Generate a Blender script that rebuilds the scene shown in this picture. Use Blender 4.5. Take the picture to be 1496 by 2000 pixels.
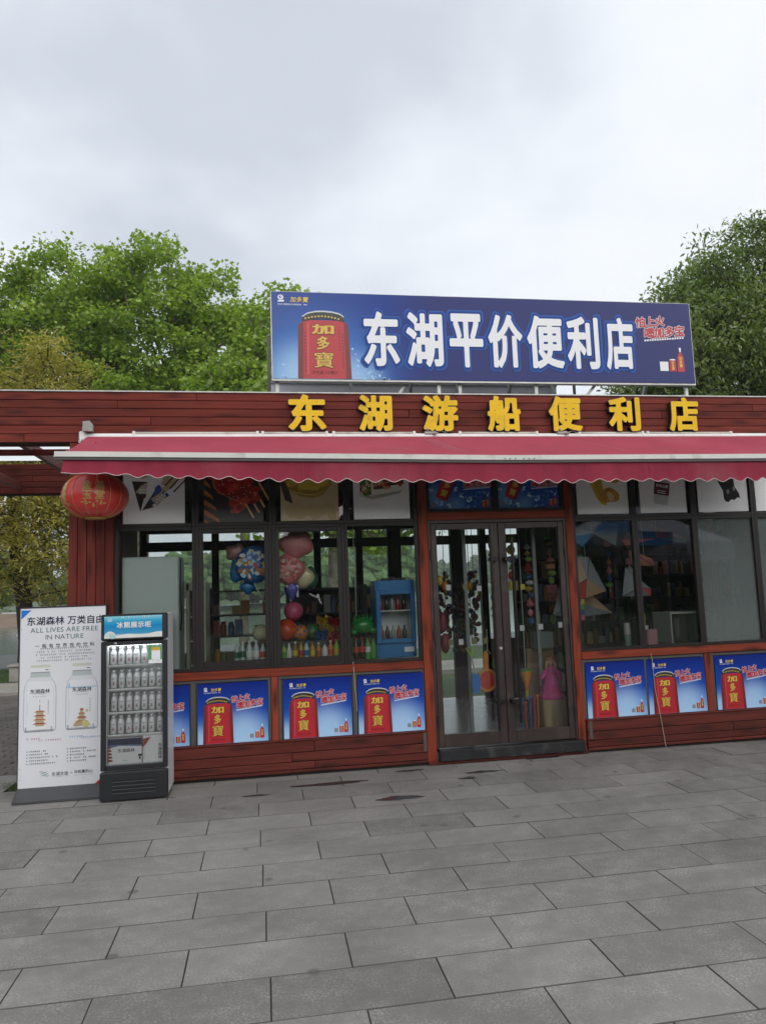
import bpy, math, random
import numpy as np
from mathutils import Vector, Matrix
for _o in list(bpy.data.objects): bpy.data.objects.remove(_o)
SC = bpy.context.scene
COL = SC.collection
rng = np.random.default_rng(7)
random.seed(7)
R = math.radians

# ------------------------------------------------------------------ camera
cam = bpy.data.cameras.new('camera')
camo = bpy.data.objects.new('camera', cam); COL.objects.link(camo)
YAW, PITCH, ROLL = -0.164044, 0.108692, -0.036093
_f = Vector((-math.sin(YAW)*math.cos(PITCH), math.cos(YAW)*math.cos(PITCH), math.sin(PITCH)))
_r = Vector((math.cos(YAW), math.sin(YAW), 0)); _u = _r.cross(_f)
_r2 = _r*math.cos(ROLL)+_u*math.sin(ROLL); _u2 = -_r*math.sin(ROLL)+_u*math.cos(ROLL)
camo.matrix_world = Matrix(((_r2.x,_u2.x,-_f.x,0),(_r2.y,_u2.y,-_f.y,-7.2238),(_r2.z,_u2.z,-_f.z,1.7),(0,0,0,1)))
cam.sensor_fit = 'VERTICAL'; cam.sensor_height = 36; cam.sensor_width = 36
cam.lens = 1427.9/2000*36
cam.clip_start = 0.05; cam.clip_end = 8000
SC.camera = camo
# ------------------------------------------------------------------ sky
SUN_EL, SUN_AZ = R(27), R(160)          # azimuth from +Y towards +X
w = bpy.data.worlds.new('World'); SC.world = w; w.use_nodes = True
nt = w.node_tree; N = nt.nodes; L = nt.links
bg = N['Background']; bg.inputs[1].default_value = 0.1
sky = N.new('ShaderNodeTexSky'); sky.sky_type = 'NISHITA'; sky.sun_disc = False
sky.sun_elevation = SUN_EL; sky.sun_rotation = SUN_AZ; sky.dust_density = 3
tc = N.new('ShaderNodeTexCoord')
sep = N.new('ShaderNodeSeparateXYZ'); L.new(tc.outputs['Generated'], sep.inputs[0])
az = N.new('ShaderNodeMath'); az.operation = 'ABSOLUTE'; L.new(sep.outputs[2], az.inputs[0])
ad = N.new('ShaderNodeMath'); ad.operation = 'ADD'; ad.inputs[1].default_value = 0.32; L.new(az.outputs[0], ad.inputs[0])
dv = N.new('ShaderNodeVectorMath'); dv.operation = 'DIVIDE'
cmb = N.new('ShaderNodeCombineXYZ')
for i in range(3): L.new(ad.outputs[0], cmb.inputs[i])
L.new(tc.outputs['Generated'], dv.inputs[0]); L.new(cmb.outputs[0], dv.inputs[1])
def wnoise(scale, detail, rough, dist=0.0, off=(0,0,0)):
    mp = N.new('ShaderNodeMapping'); mp.inputs['Location'].default_value = off
    L.new(dv.outputs[0], mp.inputs[0])
    n = N.new('ShaderNodeTexNoise'); n.inputs['Scale'].default_value = scale
    n.inputs['Detail'].default_value = detail; n.inputs['Roughness'].default_value = rough
    n.inputs['Distortion'].default_value = dist
    L.new(mp.outputs[0], n.inputs[0]); return n
n1 = wnoise(1.25, 5, .5, .25, (2.3, .7, 0)); n2 = wnoise(3.6, 4, .5, .2, (5, 1, 0))
mx = N.new('ShaderNodeMath'); mx.operation = 'MULTIPLY_ADD'; mx.inputs[1].default_value = .32
L.new(n2.outputs[0], mx.inputs[0]); L.new(n1.outputs[0], mx.inputs[2])
rp = N.new('ShaderNodeValToRGB'); L.new(mx.outputs[0], rp.inputs[0])
rp.color_ramp.interpolation = 'B_SPLINE'
e = rp.color_ramp.elements
e[0].position = .52; e[0].color = (.42, .455, .51, 1)
e[1].position = .78; e[1].color = (.695, .715, .745, 1)
m_ = rp.color_ramp.elements.new(.64); m_.color = (.575, .615, .67, 1)
sc10 = N.new('ShaderNodeVectorMath'); sc10.operation = 'SCALE'; sc10.inputs['Scale'].default_value = 10.0
L.new(rp.outputs[0], sc10.inputs[0])
mix = N.new('ShaderNodeMixRGB'); mix.inputs[0].default_value = .93
L.new(sky.outputs[0], mix.inputs[1]); L.new(sc10.outputs[0], mix.inputs[2]); L.new(mix.outputs[0], bg.inputs[0])
# ------------------------------------------------------------------ sun behind the cloud
sl = bpy.data.lights.new('sun', 'SUN'); sl.energy = 1.5; sl.angle = R(75); sl.color = (1, .97, .92)
so = bpy.data.objects.new('sun', sl); COL.objects.link(so)
_d = Vector((math.sin(SUN_AZ)*math.cos(SUN_EL), math.cos(SUN_AZ)*math.cos(SUN_EL), math.sin(SUN_EL)))
so.rotation_euler = (-_d).to_track_quat('-Z', 'Y').to_euler(); so.location = (0, 0, 30)
SC.view_settings.view_transform = 'Standard'; SC.view_settings.look = 'None'
SC.view_settings.exposure = 0.62; SC.view_settings.gamma = 1.0; SC.view_settings.use_curve_mapping = False
SC.cycles.max_bounces = 12; SC.cycles.transparent_max_bounces = 24; SC.cycles.caustics_reflective = False; SC.cycles.caustics_refractive = False

# ------------------------------------------------------------------ materials
def s2l(*c):
    return tuple(((x/255)/12.92 if x/255 <= .04045 else ((x/255+.055)/1.055)**2.4) for x in c)
def M(name, col, rough=.55, metal=0., var=0., scale=6., stretch=(1,1,1), bump=0., bscale=None, rnd=0., spec=.5, trans=0., dirt=None, dscale=2., dlo=.5, dhi=.7, emit=0):
    m = bpy.data.materials.new(name); m.use_nodes = True
    t = m.node_tree; n = t.nodes; l = t.links; b = n['Principled BSDF']
    b.inputs['Roughness'].default_value = rough; b.inputs['Metallic'].default_value = metal
    b.inputs['Specular IOR Level'].default_value = spec
    c4 = tuple(col)+(1,)
    b.inputs['Base Color'].default_value = c4
    if trans: b.inputs['Transmission Weight'].default_value = trans
    if not (var or bump or rnd or dirt): return m
    tc = n.new('ShaderNodeTexCoord'); oi = n.new('ShaderNodeObjectInfo')
    addv = n.new('ShaderNodeVectorMath'); addv.operation = 'ADD'
    sc = n.new('ShaderNodeVectorMath'); sc.operation = 'SCALE'; sc.inputs['Scale'].default_value = 37.
    l.new(oi.outputs['Random'], sc.inputs[0])
    l.new(tc.outputs['Object'], addv.inputs[0]); l.new(sc.outputs[0], addv.inputs[1])
    mp = n.new('ShaderNodeMapping'); mp.inputs['Scale'].default_value = stretch; l.new(addv.outputs[0], mp.inputs[0])
    no = n.new('ShaderNodeTexNoise'); no.inputs['Scale'].default_value = scale; no.inputs['Detail'].default_value = 6; no.inputs['Roughness'].default_value = .62
    l.new(mp.outputs[0], no.inputs[0])
    mr = n.new('ShaderNodeMapRange'); mr.inputs[1].default_value = .3; mr.inputs[2].default_value = .7
    mr.inputs[3].default_value = 1-var; mr.inputs[4].default_value = 1+var; l.new(no.outputs[0], mr.inputs[0])
    mr2 = n.new('ShaderNodeMapRange'); mr2.inputs[3].default_value = 1-rnd; mr2.inputs[4].default_value = 1+rnd; l.new(oi.outputs['Random'], mr2.inputs[0])
    mu = n.new('ShaderNodeMath'); mu.operation = 'MULTIPLY'; l.new(mr.outputs[0], mu.inputs[0]); l.new(mr2.outputs[0], mu.inputs[1])
    vm = n.new('ShaderNodeVectorMath'); vm.operation = 'SCALE'; vm.inputs[0].default_value = col; l.new(mu.outputs[0], vm.inputs['Scale'])
    out = vm.outputs[0]
    if dirt:
        dn = n.new('ShaderNodeTexNoise'); dn.inputs['Scale'].default_value = dscale; dn.inputs['Detail'].default_value = 5; l.new(addv.outputs[0], dn.inputs[0])
        dr = n.new('ShaderNodeMapRange'); dr.inputs[1].default_value = dlo; dr.inputs[2].default_value = dhi; l.new(dn.outputs[0], dr.inputs[0])
        mxr = n.new('ShaderNodeMixRGB'); l.new(dr.outputs[0], mxr.inputs[0]); l.new(out, mxr.inputs[1]); mxr.inputs[2].default_value = tuple(dirt)+(1,)
        out = mxr.outputs[0]
    l.new(out, b.inputs['Base Color'])
    if bump:
        bn = n.new('ShaderNodeTexNoise'); bn.inputs['Scale'].default_value = bscale or scale*3; bn.inputs['Detail'].default_value = 4; l.new(mp.outputs[0], bn.inputs[0])
        bu = n.new('ShaderNodeBump'); bu.inputs['Strength'].default_value = bump; bu.inputs['Distance'].default_value = .01
        l.new(bn.outputs[0], bu.inputs['Height']); l.new(bu.outputs[0], b.inputs['Normal'])
    return m

def wood(name, col, dark, axis, rough=.62):
    """stained softwood: long grain, darker streaks and a few knots, each board different"""
    m = M(name, col, rough=rough, var=.3, scale=3., stretch=tuple(.35 if i == axis else 9. for i in range(3)), bump=.3, bscale=5., rnd=.2, spec=.14)
    t = m.node_tree; n = t.nodes; l = t.links; b = n['Principled BSDF']
    src = b.inputs['Base Color'].links[0].from_socket
    mp = [x for x in n if x.type == 'VECT_MATH' and x.operation == 'ADD'][0]
    mp2 = n.new('ShaderNodeMapping'); mp2.inputs['Scale'].default_value = tuple(3.2 if i == axis else 15. for i in range(3)); l.new(mp.outputs[0], mp2.inputs[0])
    vo = n.new('ShaderNodeTexVoronoi'); vo.inputs['Scale'].default_value = .8; l.new(mp2.outputs[0], vo.inputs[0])
    r = n.new('ShaderNodeMapRange'); r.inputs[1].default_value = .12; r.inputs[2].default_value = .42; r.inputs[3].default_value = .8; r.inputs[4].default_value = 0; l.new(vo.outputs['Distance'], r.inputs[0])
    mxx = n.new('ShaderNodeMixRGB'); l.new(r.outputs[0], mxx.inputs[0]); l.new(src, mxx.inputs[1]); mxx.inputs[2].default_value = tuple(dark)+(1,)
    l.new(mxx.outputs[0], b.inputs['Base Color'])
    return m

def glass(name, tint=(.92,.955,.945), ior=1.70, film=0.):
    m = bpy.data.materials.new(name); m.use_nodes = True
    t = m.node_tree; n = t.nodes; l = t.links; n.remove(n['Principled BSDF'])
    fr = n.new('ShaderNodeFresnel'); fr.inputs[0].default_value = ior
    tr = n.new('ShaderNodeBsdfTransparent'); tr.inputs[0].default_value = tuple(tint)+(1,)
    gl = n.new('ShaderNodeBsdfGlossy'); gl.inputs['Roughness'].default_value = .01
    mx = n.new('ShaderNodeMixShader'); l.new(fr.outputs[0], mx.inputs[0]); l.new(gl.outputs[0], mx.inputs[2])
    if film:
        df = n.new('ShaderNodeBsdfDiffuse'); df.inputs[0].default_value = (.36,.42,.41,1)
        rf = n.new('ShaderNodeBsdfRefraction'); rf.inputs['Roughness'].default_value = .12; rf.inputs['IOR'].default_value = 1.02; rf.inputs[0].default_value = (.8,.86,.85,1)
        m2 = n.new('ShaderNodeMixShader'); m2.inputs[0].default_value = film; l.new(rf.outputs[0], m2.inputs[1]); l.new(df.outputs[0], m2.inputs[2])
        l.new(m2.outputs[0], mx.inputs[1])
    else: l.new(tr.outputs[0], mx.inputs[1])
    l.new(mx.outputs[0], n['Material Output'].inputs[0]); return m

def grad(name, stops, axis='Z', lo=0., hi=1., rough=.4, glow=None, speck=0.):
    """printed sheet: colour runs along one axis of the sheet; optional round pale area (x, z, radius, colour)"""
    m = bpy.data.materials.new(name); m.use_nodes = True
    t = m.node_tree; n = t.nodes; l = t.links; b = n['Principled BSDF']; b.inputs['Roughness'].default_value = rough; b.inputs['Specular IOR Level'].default_value = .2
    tc = n.new('ShaderNodeTexCoord'); sp = n.new('ShaderNodeSeparateXYZ'); l.new(tc.outputs['Object'], sp.inputs[0])
    mr = n.new('ShaderNodeMapRange'); mr.inputs[1].default_value = lo; mr.inputs[2].default_value = hi; l.new(sp.outputs['XYZ'.index(axis)], mr.inputs[0])
    rp = n.new('ShaderNodeValToRGB'); l.new(mr.outputs[0], rp.inputs[0])
    es = rp.color_ramp.elements
    es[0].position, es[0].color = stops[0][0], tuple(stops[0][1])+(1,)
    es[1].position, es[1].color = stops[-1][0], tuple(stops[-1][1])+(1,)
    for p, c in stops[1:-1]:
        q = es.new(p); q.color = tuple(c)+(1,)
    out = rp.outputs[0]
    for g in (glow or []):
        gx, gz, gr, gc, gs = g
        ds = n.new('ShaderNodeVectorMath'); ds.operation = 'DISTANCE'; ds.inputs[1].default_value = (gx, 0, gz)
        ml = n.new('ShaderNodeVectorMath'); ml.operation = 'MULTIPLY'; ml.inputs[1].default_value = (1, 0, 1); l.new(tc.outputs['Object'], ml.inputs[0]); l.new(ml.outputs[0], ds.inputs[0])
        g2 = n.new('ShaderNodeMapRange'); g2.interpolation_type = 'SMOOTHERSTEP'; g2.inputs[1].default_value = 0; g2.inputs[2].default_value = gr; g2.inputs[3].default_value = gs; g2.inputs[4].default_value = 0; l.new(ds.outputs['Value'], g2.inputs[0])
        mm = n.new('ShaderNodeMixRGB'); l.new(g2.outputs[0], mm.inputs[0]); l.new(out, mm.inputs[1]); mm.inputs[2].default_value = tuple(gc)+(1,); out = mm.outputs[0]
    if speck:
        no = n.new('ShaderNodeTexNoise'); no.inputs['Scale'].default_value = speck; no.inputs['Detail'].default_value = 5; l.new(tc.outputs['Object'], no.inputs[0])
        r2 = n.new('ShaderNodeMapRange'); r2.inputs[1].default_value = .55; r2.inputs[2].default_value = .75; r2.inputs[4].default_value = .6; l.new(no.outputs[0], r2.inputs[0])
        mm = n.new('ShaderNodeMixRGB'); l.new(r2.outputs[0], mm.inputs[0]); l.new(out, mm.inputs[1]); mm.inputs[2].default_value = (.55,.75,.9,1); out = mm.outputs[0]
    l.new(out, b.inputs['Base Color']); return m

def leafmat(name, c0, c1, c2, trl=.45):
    m = bpy.data.materials.new(name); m.use_nodes = True
    t = m.node_tree; n = t.nodes; l = t.links; n.remove(n['Principled BSDF'])
    at = n.new('ShaderNodeAttribute'); at.attribute_name = 'tint'
    rp = n.new('ShaderNodeValToRGB'); l.new(at.outputs['Fac'], rp.inputs[0]); es = rp.color_ramp.elements
    es[0].color = tuple(c0)+(1,); es[1].color = tuple(c2)+(1,); q = es.new(.5); q.color = tuple(c1)+(1,)
    df = n.new('ShaderNodeBsdfDiffuse'); tl = n.new('ShaderNodeBsdfTranslucent'); gl = n.new('ShaderNodeBsdfGlossy'); gl.inputs['Roughness'].default_value = .42; gl.inputs[0].default_value = (.8,.85,.9,1)
    br = n.new('ShaderNodeVectorMath'); br.operation = 'MULTIPLY'; br.inputs[1].default_value = (1.25, 1.35, .7); l.new(rp.outputs[0], br.inputs[0])
    l.new(rp.outputs[0], df.inputs[0]); l.new(br.outputs[0], tl.inputs[0])
    mx = n.new('ShaderNodeMixShader'); mx.inputs[0].default_value = trl; l.new(df.outputs[0], mx.inputs[1]); l.new(tl.outputs[0], mx.inputs[2])
    m2 = n.new('ShaderNodeMixShader'); m2.inputs[0].default_value = .05; l.new(mx.outputs[0], m2.inputs[1]); l.new(gl.outputs[0], m2.inputs[2])
    l.new(m2.outputs[0], n['Material Output'].inputs[0]); return m

# ------------------------------------------------------------------ mesh helpers
class MB:
    def __init__(s): s.v = []; s.f = []; s.m = []
    def add(s, v, f, mi=0):
        o = len(s.v); s.v.extend([tuple(map(float, p)) for p in v]); s.f.extend([tuple(i+o for i in q) for q in f]); s.m.extend([mi]*len(f)); return s
    def box(s, x0, x1, y0, y1, z0, z1, mi=0, ch=0.):
        if x1 < x0: x0, x1 = x1, x0
        if y1 < y0: y0, y1 = y1, y0
        if z1 < z0: z0, z1 = z1, z0
        if ch <= 0:
            v = [(x, y, z) for x in (x0, x1) for y in (y0, y1) for z in (z0, z1)]
            return s.add(v, [(0,1,3,2),(4,6,7,5),(0,4,5,1),(2,3,7,6),(0,2,6,4),(1,5,7,3)], mi)
        ch = min(ch, (x1-x0)*.45, (y1-y0)*.45, (z1-z0)*.45)
        X = (x0, x1); Y = (y0, y1); Z = (z0, z1); v = []; idx = {}
        for i in range(2):
            for j in range(2):
                for k in range(2):
                    sx, sy, sz = 1-2*i, 1-2*j, 1-2*k
                    for a, d in enumerate(((0,ch,ch),(ch,0,ch),(ch,ch,0))):
                        idx[i,j,k,a] = len(v); v.append((X[i]+sx*d[0], Y[j]+sy*d[1], Z[k]+sz*d[2]))
        f = []
        for i in range(2):
            q = [idx[i,j,k,0] for j, k in ((0,0),(0,1),(1,1),(1,0))]; f.append(q if i == 0 else q[::-1])
            q = [idx[j,i,k,1] for j, k in ((0,0),(1,0),(1,1),(0,1))]; f.append(q if i == 0 else q[::-1])
            q = [idx[j,k,i,2] for j, k in ((0,0),(0,1),(1,1),(1,0))]; f.append(q if i == 0 else q[::-1])
        for j in range(2):
            for k in range(2):
                f.append((idx[0,j,k,1], idx[1,j,k,1], idx[1,j,k,2], idx[0,j,k,2]))
                f.append((idx[j,0,k,0], idx[j,1,k,0], idx[j,1,k,2], idx[j,0,k,2]))
                f.append((idx[j,k,0,0], idx[j,k,1,0], idx[j,k,1,1], idx[j,k,0,1]))
        for i in range(2):
            for j in range(2):
                for k in range(2): f.append((idx[i,j,k,0], idx[i,j,k,1], idx[i,j,k,2]))
        return s.add(v, f, mi)
    def tube(s, pts, r, n=8, mi=0, caps=True):
        pts = [Vector(p) for p in pts]; rs = r if isinstance(r, (list, tuple)) else [r]*len(pts)
        v = []; prev = None
        for i, p in enumerate(pts):
            d = (pts[min(i+1, len(pts)-1)]-pts[max(i-1, 0)])
            d = d.normalized() if d.length > 1e-9 else Vector((0,0,1))
            a = prev if prev is not None else (Vector((0,0,1)) if abs(d.z) < .9 else Vector((1,0,0)))
            x = (a - d*a.dot(d)); x = x.normalized() if x.length > 1e-6 else d.orthogonal().normalized(); prev = x; y = d.cross(x)
            for k in range(n):
                t = 2*math.pi*k/n; v.append(p+(x*math.cos(t)+y*math.sin(t))*rs[i])
        f = [(i*n+k, i*n+(k+1) % n, (i+1)*n+(k+1) % n, (i+1)*n+k) for i in range(len(pts)-1) for k in range(n)]
        if caps: f += [tuple(range(n))[::-1], tuple(range((len(pts)-1)*n, len(pts)*n))]
        return s.add(v, f, mi)
    def bar(s, a, b, wx, wz, mi=0):
        """square bar from a to b"""
        a = Vector(a); b = Vector(b); d = (b-a).normalized(); up = Vector((0,0,1)) if abs(d.z) < .95 else Vector((0,1,0))
        x = d.cross(up).normalized()*wx/2; z = x.cross(d).normalized()*wz/2
        v = [p+i*x+j*z for p in (a, b) for i, j in ((-1,-1),(1,-1),(1,1),(-1,1))]
        return s.add(v, [(0,1,5,4),(1,2,6,5),(2,3,7,6),(3,0,4,7),(3,2,1,0),(4,5,6,7)], mi)
    def lathe(s, prof, c=(0,0,0), n=16, mi=0, sy=1.):
        v = []; f = []
        for r, z in prof:
            for k in range(n):
                t = 2*math.pi*k/n; v.append((c[0]+r*math.cos(t), c[1]+r*math.sin(t)*sy, c[2]+z))
        for i in range(len(prof)-1):
            for k in range(n): f.append((i*n+k, i*n+(k+1) % n, (i+1)*n+(k+1) % n, (i+1)*n+k))
        f += [tuple(range(n))[::-1], tuple(range((len(prof)-1)*n, len(prof)*n))]
        return s.add(v, f, mi)
    def ball(s, c, r, n=16, mi=0, h=10):
        rx, ry, rz = r if isinstance(r, (tuple, list)) else (r,)*3
        v = []; f = []
        for i in range(h+1):
            p = math.pi*i/h
            for k in range(n):
                t = 2*math.pi*k/n; v.append((c[0]+rx*math.sin(p)*math.cos(t), c[1]+ry*math.sin(p)*math.sin(t), c[2]+rz*math.cos(p)))
        for i in range(h):
            for k in range(n): f.append((i*n+k, (i+1)*n+k, (i+1)*n+(k+1) % n, i*n+(k+1) % n))
        return s.add(v, f, mi)
    def flat(s, pts, y, mi=0):
        """a printed shape in the x-z plane at depth y, facing -y; pts = [(x, z)]"""
        a = sum(pts[i][0]*pts[(i+1) % len(pts)][1]-pts[(i+1) % len(pts)][0]*pts[i][1] for i in range(len(pts)))
        q = list(pts) if a > 0 else list(pts)[::-1]
        return s.add([(x, y, z) for x, z in q], [tuple(range(len(q)))], mi)
    def disc(s, cx, cz, rx, rz, y, mi=0, n=14, rot=0):
        c, d = math.cos(rot), math.sin(rot)
        return s.flat([(cx+rx*math.cos(t)*c-rz*math.sin(t)*d, cz+rx*math.cos(t)*d+rz*math.sin(t)*c) for t in [2*math.pi*k/n for k in range(n)]], y, mi)
    def prism(s, pts, y0, y1, mi=0, ms=None):
        s.flat(pts, y0, mi); n = len(pts)
        v = [(x, y0, z) for x, z in pts]+[(x, y1, z) for x, z in pts]
        s.add(v, [(i, (i+1) % n, n+(i+1) % n, n+i) for i in range(n)]+[tuple(range(n, 2*n))], mi if ms is None else ms); return s

def mesh(mb, mats, name='mesh', off=(0,0,0), smooth=False):
    me = bpy.data.meshes.new(name)
    v = np.asarray(mb.v, float)-np.asarray(off, float) if len(mb.v) else np.zeros((0,3))
    me.from_pydata(v.tolist(), [], mb.f)
    for m in (mats if isinstance(mats, (list, tuple)) else [mats]): me.materials.append(m)
    if any(mb.m): me.polygons.foreach_set('material_index', mb.m)
    if smooth: me.polygons.foreach_set('use_smooth', [True]*len(me.polygons))
    me.update(); return me
def setp(o, label=None, cat=None, group=None, kind=None):
    for k, val in (('label', label), ('category', cat), ('group', group), ('kind', kind)):
        if val: o[k] = val
    return o
def rootloc(o):
    while o.parent: o = o.parent
    return o.location
def obj(name, mb, mats, parent=None, smooth=False, loc=None, **kw):
    """one mesh object; the builder holds world coordinates. Parts take their root's origin."""
    if parent is not None:
        me = mesh(mb, mats, name, rootloc(parent), smooth) if isinstance(mb, MB) else mb
        o = bpy.data.objects.new(name, me); COL.objects.link(o); o.parent = parent
    else:
        if loc is None:
            a = np.asarray(mb.v); loc = ((a[:,0].min()+a[:,0].max())/2, (a[:,1].min()+a[:,1].max())/2, a[:,2].min())
        me = mesh(mb, mats, name, loc, smooth); o = bpy.data.objects.new(name, me); COL.objects.link(o); o.location = loc
    return setp(o, **kw)
def thing(name, label, cat, loc=(0,0,0), group=None):
    o = bpy.data.objects.new(name, None); COL.objects.link(o); o.location = loc; o.empty_display_size = .1
    return setp(o, label, cat, group)
def piece(name, me, parent, loc):
    o = bpy.data.objects.new(name, me); COL.objects.link(o); o.parent = parent; o.location = Vector(loc)-rootloc(parent); return o
def clone(src, loc, label=None, rot=None):
    def cp(o, par):
        c = o.copy(); COL.objects.link(c); c.parent = par
        for ch in o.children: cp(ch, c)
        return c
    c = cp(src, None); c.location = loc
    if rot is not None: c.rotation_euler = rot
    if label: c['label'] = label
    return c

# ------------------------------------------------------------------ lettering
_fc = bpy.data.curves.new('lettering', 'FONT'); _fc.resolution_u = 3
_fo = bpy.data.objects.new('lettering', _fc); COL.objects.link(_fo)
_gm = {}; _gs = {}; _gp = {}
def glyph(ch):
    if ch not in _gm:
        _fc.body = ch; bpy.context.view_layer.update()
        me = bpy.data.meshes.new_from_object(_fo.evaluated_get(bpy.context.evaluated_depsgraph_get()))
        v = np.array([q.co[:2] for q in me.vertices]) if len(me.vertices) else np.zeros((0,2))
        f = [tuple(p.vertices) for p in me.polygons]
        cnt = {}
        for p in f:
            for i in range(len(p)):
                k = tuple(sorted((p[i], p[(i+1) % len(p)]))); cnt[k] = cnt.get(k, 0)+1
        seg = np.array([k for k, c in cnt.items() if c == 1]) if cnt else np.zeros((0,2), int)
        bpy.data.meshes.remove(me)
        w_ = (v[:,0].max()+.06) if len(v) else .3
        _gm[ch] = (v, f, seg, 1.0 if ord(ch) > 0x2e80 else w_)
    return _gm[ch]
def field(ch, res):
    k = (ch, res)
    if k not in _gs:
        v, f, seg, w_ = glyph(ch)
        g = np.linspace(-.2, 1.2, res); h = np.linspace(-.32, 1.08, res)
        P = np.stack(np.meshgrid(g, h), -1).reshape(-1, 2)
        a = v[seg[:,0]]; b = v[seg[:,1]]
        d2 = np.full(len(P), 9.); par = np.zeros(len(P), int)
        for p, q in zip(a, b):
            e_ = q-p; t = np.clip(((P-p)@e_)/max(e_@e_, 1e-12), 0, 1)
            d2 = np.minimum(d2, ((P-p-t[:,None]*e_)**2).sum(1))
            c = (p[1] > P[:,1]) != (q[1] > P[:,1])
            if c.any(): par += c & (P[:,0] < (q[0]-p[0])*(P[:,1]-p[1])/(q[1]-p[1]+1e-12)+p[0])
        s = np.sqrt(d2); s[par % 2 == 1] *= -1
        _gs[k] = (g, h, s.reshape(res, res))
    return _gs[k]
def bold(ch, d, res=56):
    """outline grown by d (em): marching squares over the distance field -> verts, faces, contour segments"""
    k = (ch, round(d, 4), res)
    if k in _gp: return _gp[k]
    g, h, s = field(ch, res); s = s-d
    V = []; ID = {}; F = []; S = []
    def gv(i, j):
        q = (i, j)
        if q not in ID: ID[q] = len(V); V.append((g[i], h[j]))
        return ID[q]
    def ev(i, j, i2, j2):
        q = tuple(sorted(((i, j), (i2, j2))))
        if q not in ID:
            (i, j), (i2, j2) = q
            t = s[j, i]/(s[j, i]-s[j2, i2]); ID[q] = len(V); V.append((g[i]+t*(g[i2]-g[i]), h[j]+t*(h[j2]-h[j])))
        return ID[q]
    ins = s < 0
    for j in range(res-1):
        i = 0
        while i < res-1:
            c = [(i, j), (i+1, j), (i+1, j+1), (i, j+1)]; b = [ins[q[1], q[0]] for q in c]
            if all(b):
                i0 = i
                while i < res-1 and ins[j, i+1] and ins[j+1, i+1]: i += 1
                F.append((gv(i0, j), gv(i, j), gv(i, j+1), gv(i0, j+1))); continue
            if any(b):
                poly = []; cr = []
                for a in range(4):
                    p, q = c[a], c[(a+1) % 4]
                    if b[a]: poly.append(gv(*p))
                    if b[a] != b[(a+1) % 4]:
                        x = ev(*p, *q); poly.append(x); cr.append((x, b[a]))
                if len(poly) > 2:
                    F.append(tuple(poly))
                    for a in range(len(cr)):
                        if cr[a][1]: S.append((cr[a][0], cr[(a+1) % len(cr)][0]))
            i += 1
    _gp[k] = (np.array(V), F, S); return _gp[k]
def put_text(mb, text, x, z, size, y, mi=0, d=None, sx=1., track=0., rot=0., shear=0., align='L', res=40, vertical=False, back=0., box=None, ms=None, fn=None):
    """glyphs laid in the x-z plane at depth y (facing -y); x, z = baseline start. box=(x0,x1,z0,z1): one glyph fitted to a box"""
    n = [1.0 if vertical else glyph(c)[3] for c in text]
    tot = sum(n)*size*sx+track*size*(len(text)-1)
    cx = -tot/2 if align == 'C' else 0.; cz = 0.
    ca, sa = math.cos(rot), math.sin(rot)
    for ch, wd in zip(text, n):
        if ch != ' ':
            if d is None:
                v, f, _, _ = glyph(ch); S = []
            else: v, f, S = bold(ch, d, res)
            if box is not None:
                lo, hi = v.min(0), v.max(0)
                q = np.stack([box[0]+(v[:,0]-lo[0])/(hi[0]-lo[0])*(box[1]-box[0]), box[2]+(v[:,1]-lo[1])/(hi[1]-lo[1])*(box[3]-box[2])], 1)
            else:
                px = cx+(v[:,0]+shear*v[:,1])*size*sx; pz = cz+v[:,1]*size
                q = np.stack([x+px*ca-pz*sa, z+px*sa+pz*ca], 1)
            P = np.stack([q[:,0], np.full(len(q), y), q[:,1]], 1)
            if fn: P = np.array([fn(*p) for p in P])
            mb.add(P, f, mi)
            if back:
                P2 = P.copy(); P2[:,1] += back; m = len(P)
                mb.add(np.concatenate([P, P2]), [(a, b, b+m, a+m) for a, b in S], mi if ms is None else ms)
        if vertical: cz -= size*(1+track)
        else: cx += wd*size*sx+track*size
def marks(mb, x0, x1, z, h, y, mi, step=None, seed=1):
    """a line of print too small to read: a row of small inked blocks"""
    r = random.Random(seed); x = x0; step = step or h*1.15
    while x < x1:
        wdt = h*r.uniform(.55, .9)
        if r.random() > .1:
            mb.flat([(x, z+h*.55), (x+wdt, z+h*.55), (x+wdt, z+h*.9), (x, z+h*.9)], y, mi)
            mb.flat([(x+wdt*.25, z), (x+wdt*.75, z), (x+wdt*.6, z+h*.5), (x+wdt*.2, z+h*.5)], y, mi)
        x += step
for _c in '东湖游船便利店平价加多寶宝怕上火喝森林万类自由一瓶有世界观的饮料文旅华和夏山冰熊展示柜金玉满滿堂农夫泉先行ALIVESRFNTUHJDB0123456789×毫升净含量':
    glyph(_c)
# ------------------------------------------------------------------ shared materials
m_fascia = wood('red_stained_board', (.142, .0255, .018), (.05, .010, .008), 0)
m_pil = wood('red_stained_upright', (.142, .0255, .018), (.05, .010, .008), 2)
m_base = wood('weathered_red_board', (.105, .0225, .0165), (.035, .012, .01), 0, .6)
m_beam = wood('orange_red_timber', (.205, .037, .018), (.04, .012, .008), 0)
m_post = wood('orange_red_post', (.205, .037, .018), (.04, .012, .008), 2)
m_back = M('dark_backing', (.012, .008, .007), .8)
m_alu = M('bronze_aluminium', (.013, .010, .0095), .45, .1, var=.15, scale=4, spec=.35)
m_door = M('brown_door_aluminium', (.027, .016, .014), .45, .1, var=.25, scale=3, dirt=(.07,.05,.045), dscale=5, dlo=.55, dhi=.8)
m_glass = glass('window_glass'); m_frost = glass('filmed_glass', film=.28)
m_white = M('white_paint', (.72,.73,.72), .4, var=.06, scale=3, dirt=(.42,.40,.36), dscale=4, dlo=.55, dhi=.85)
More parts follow.
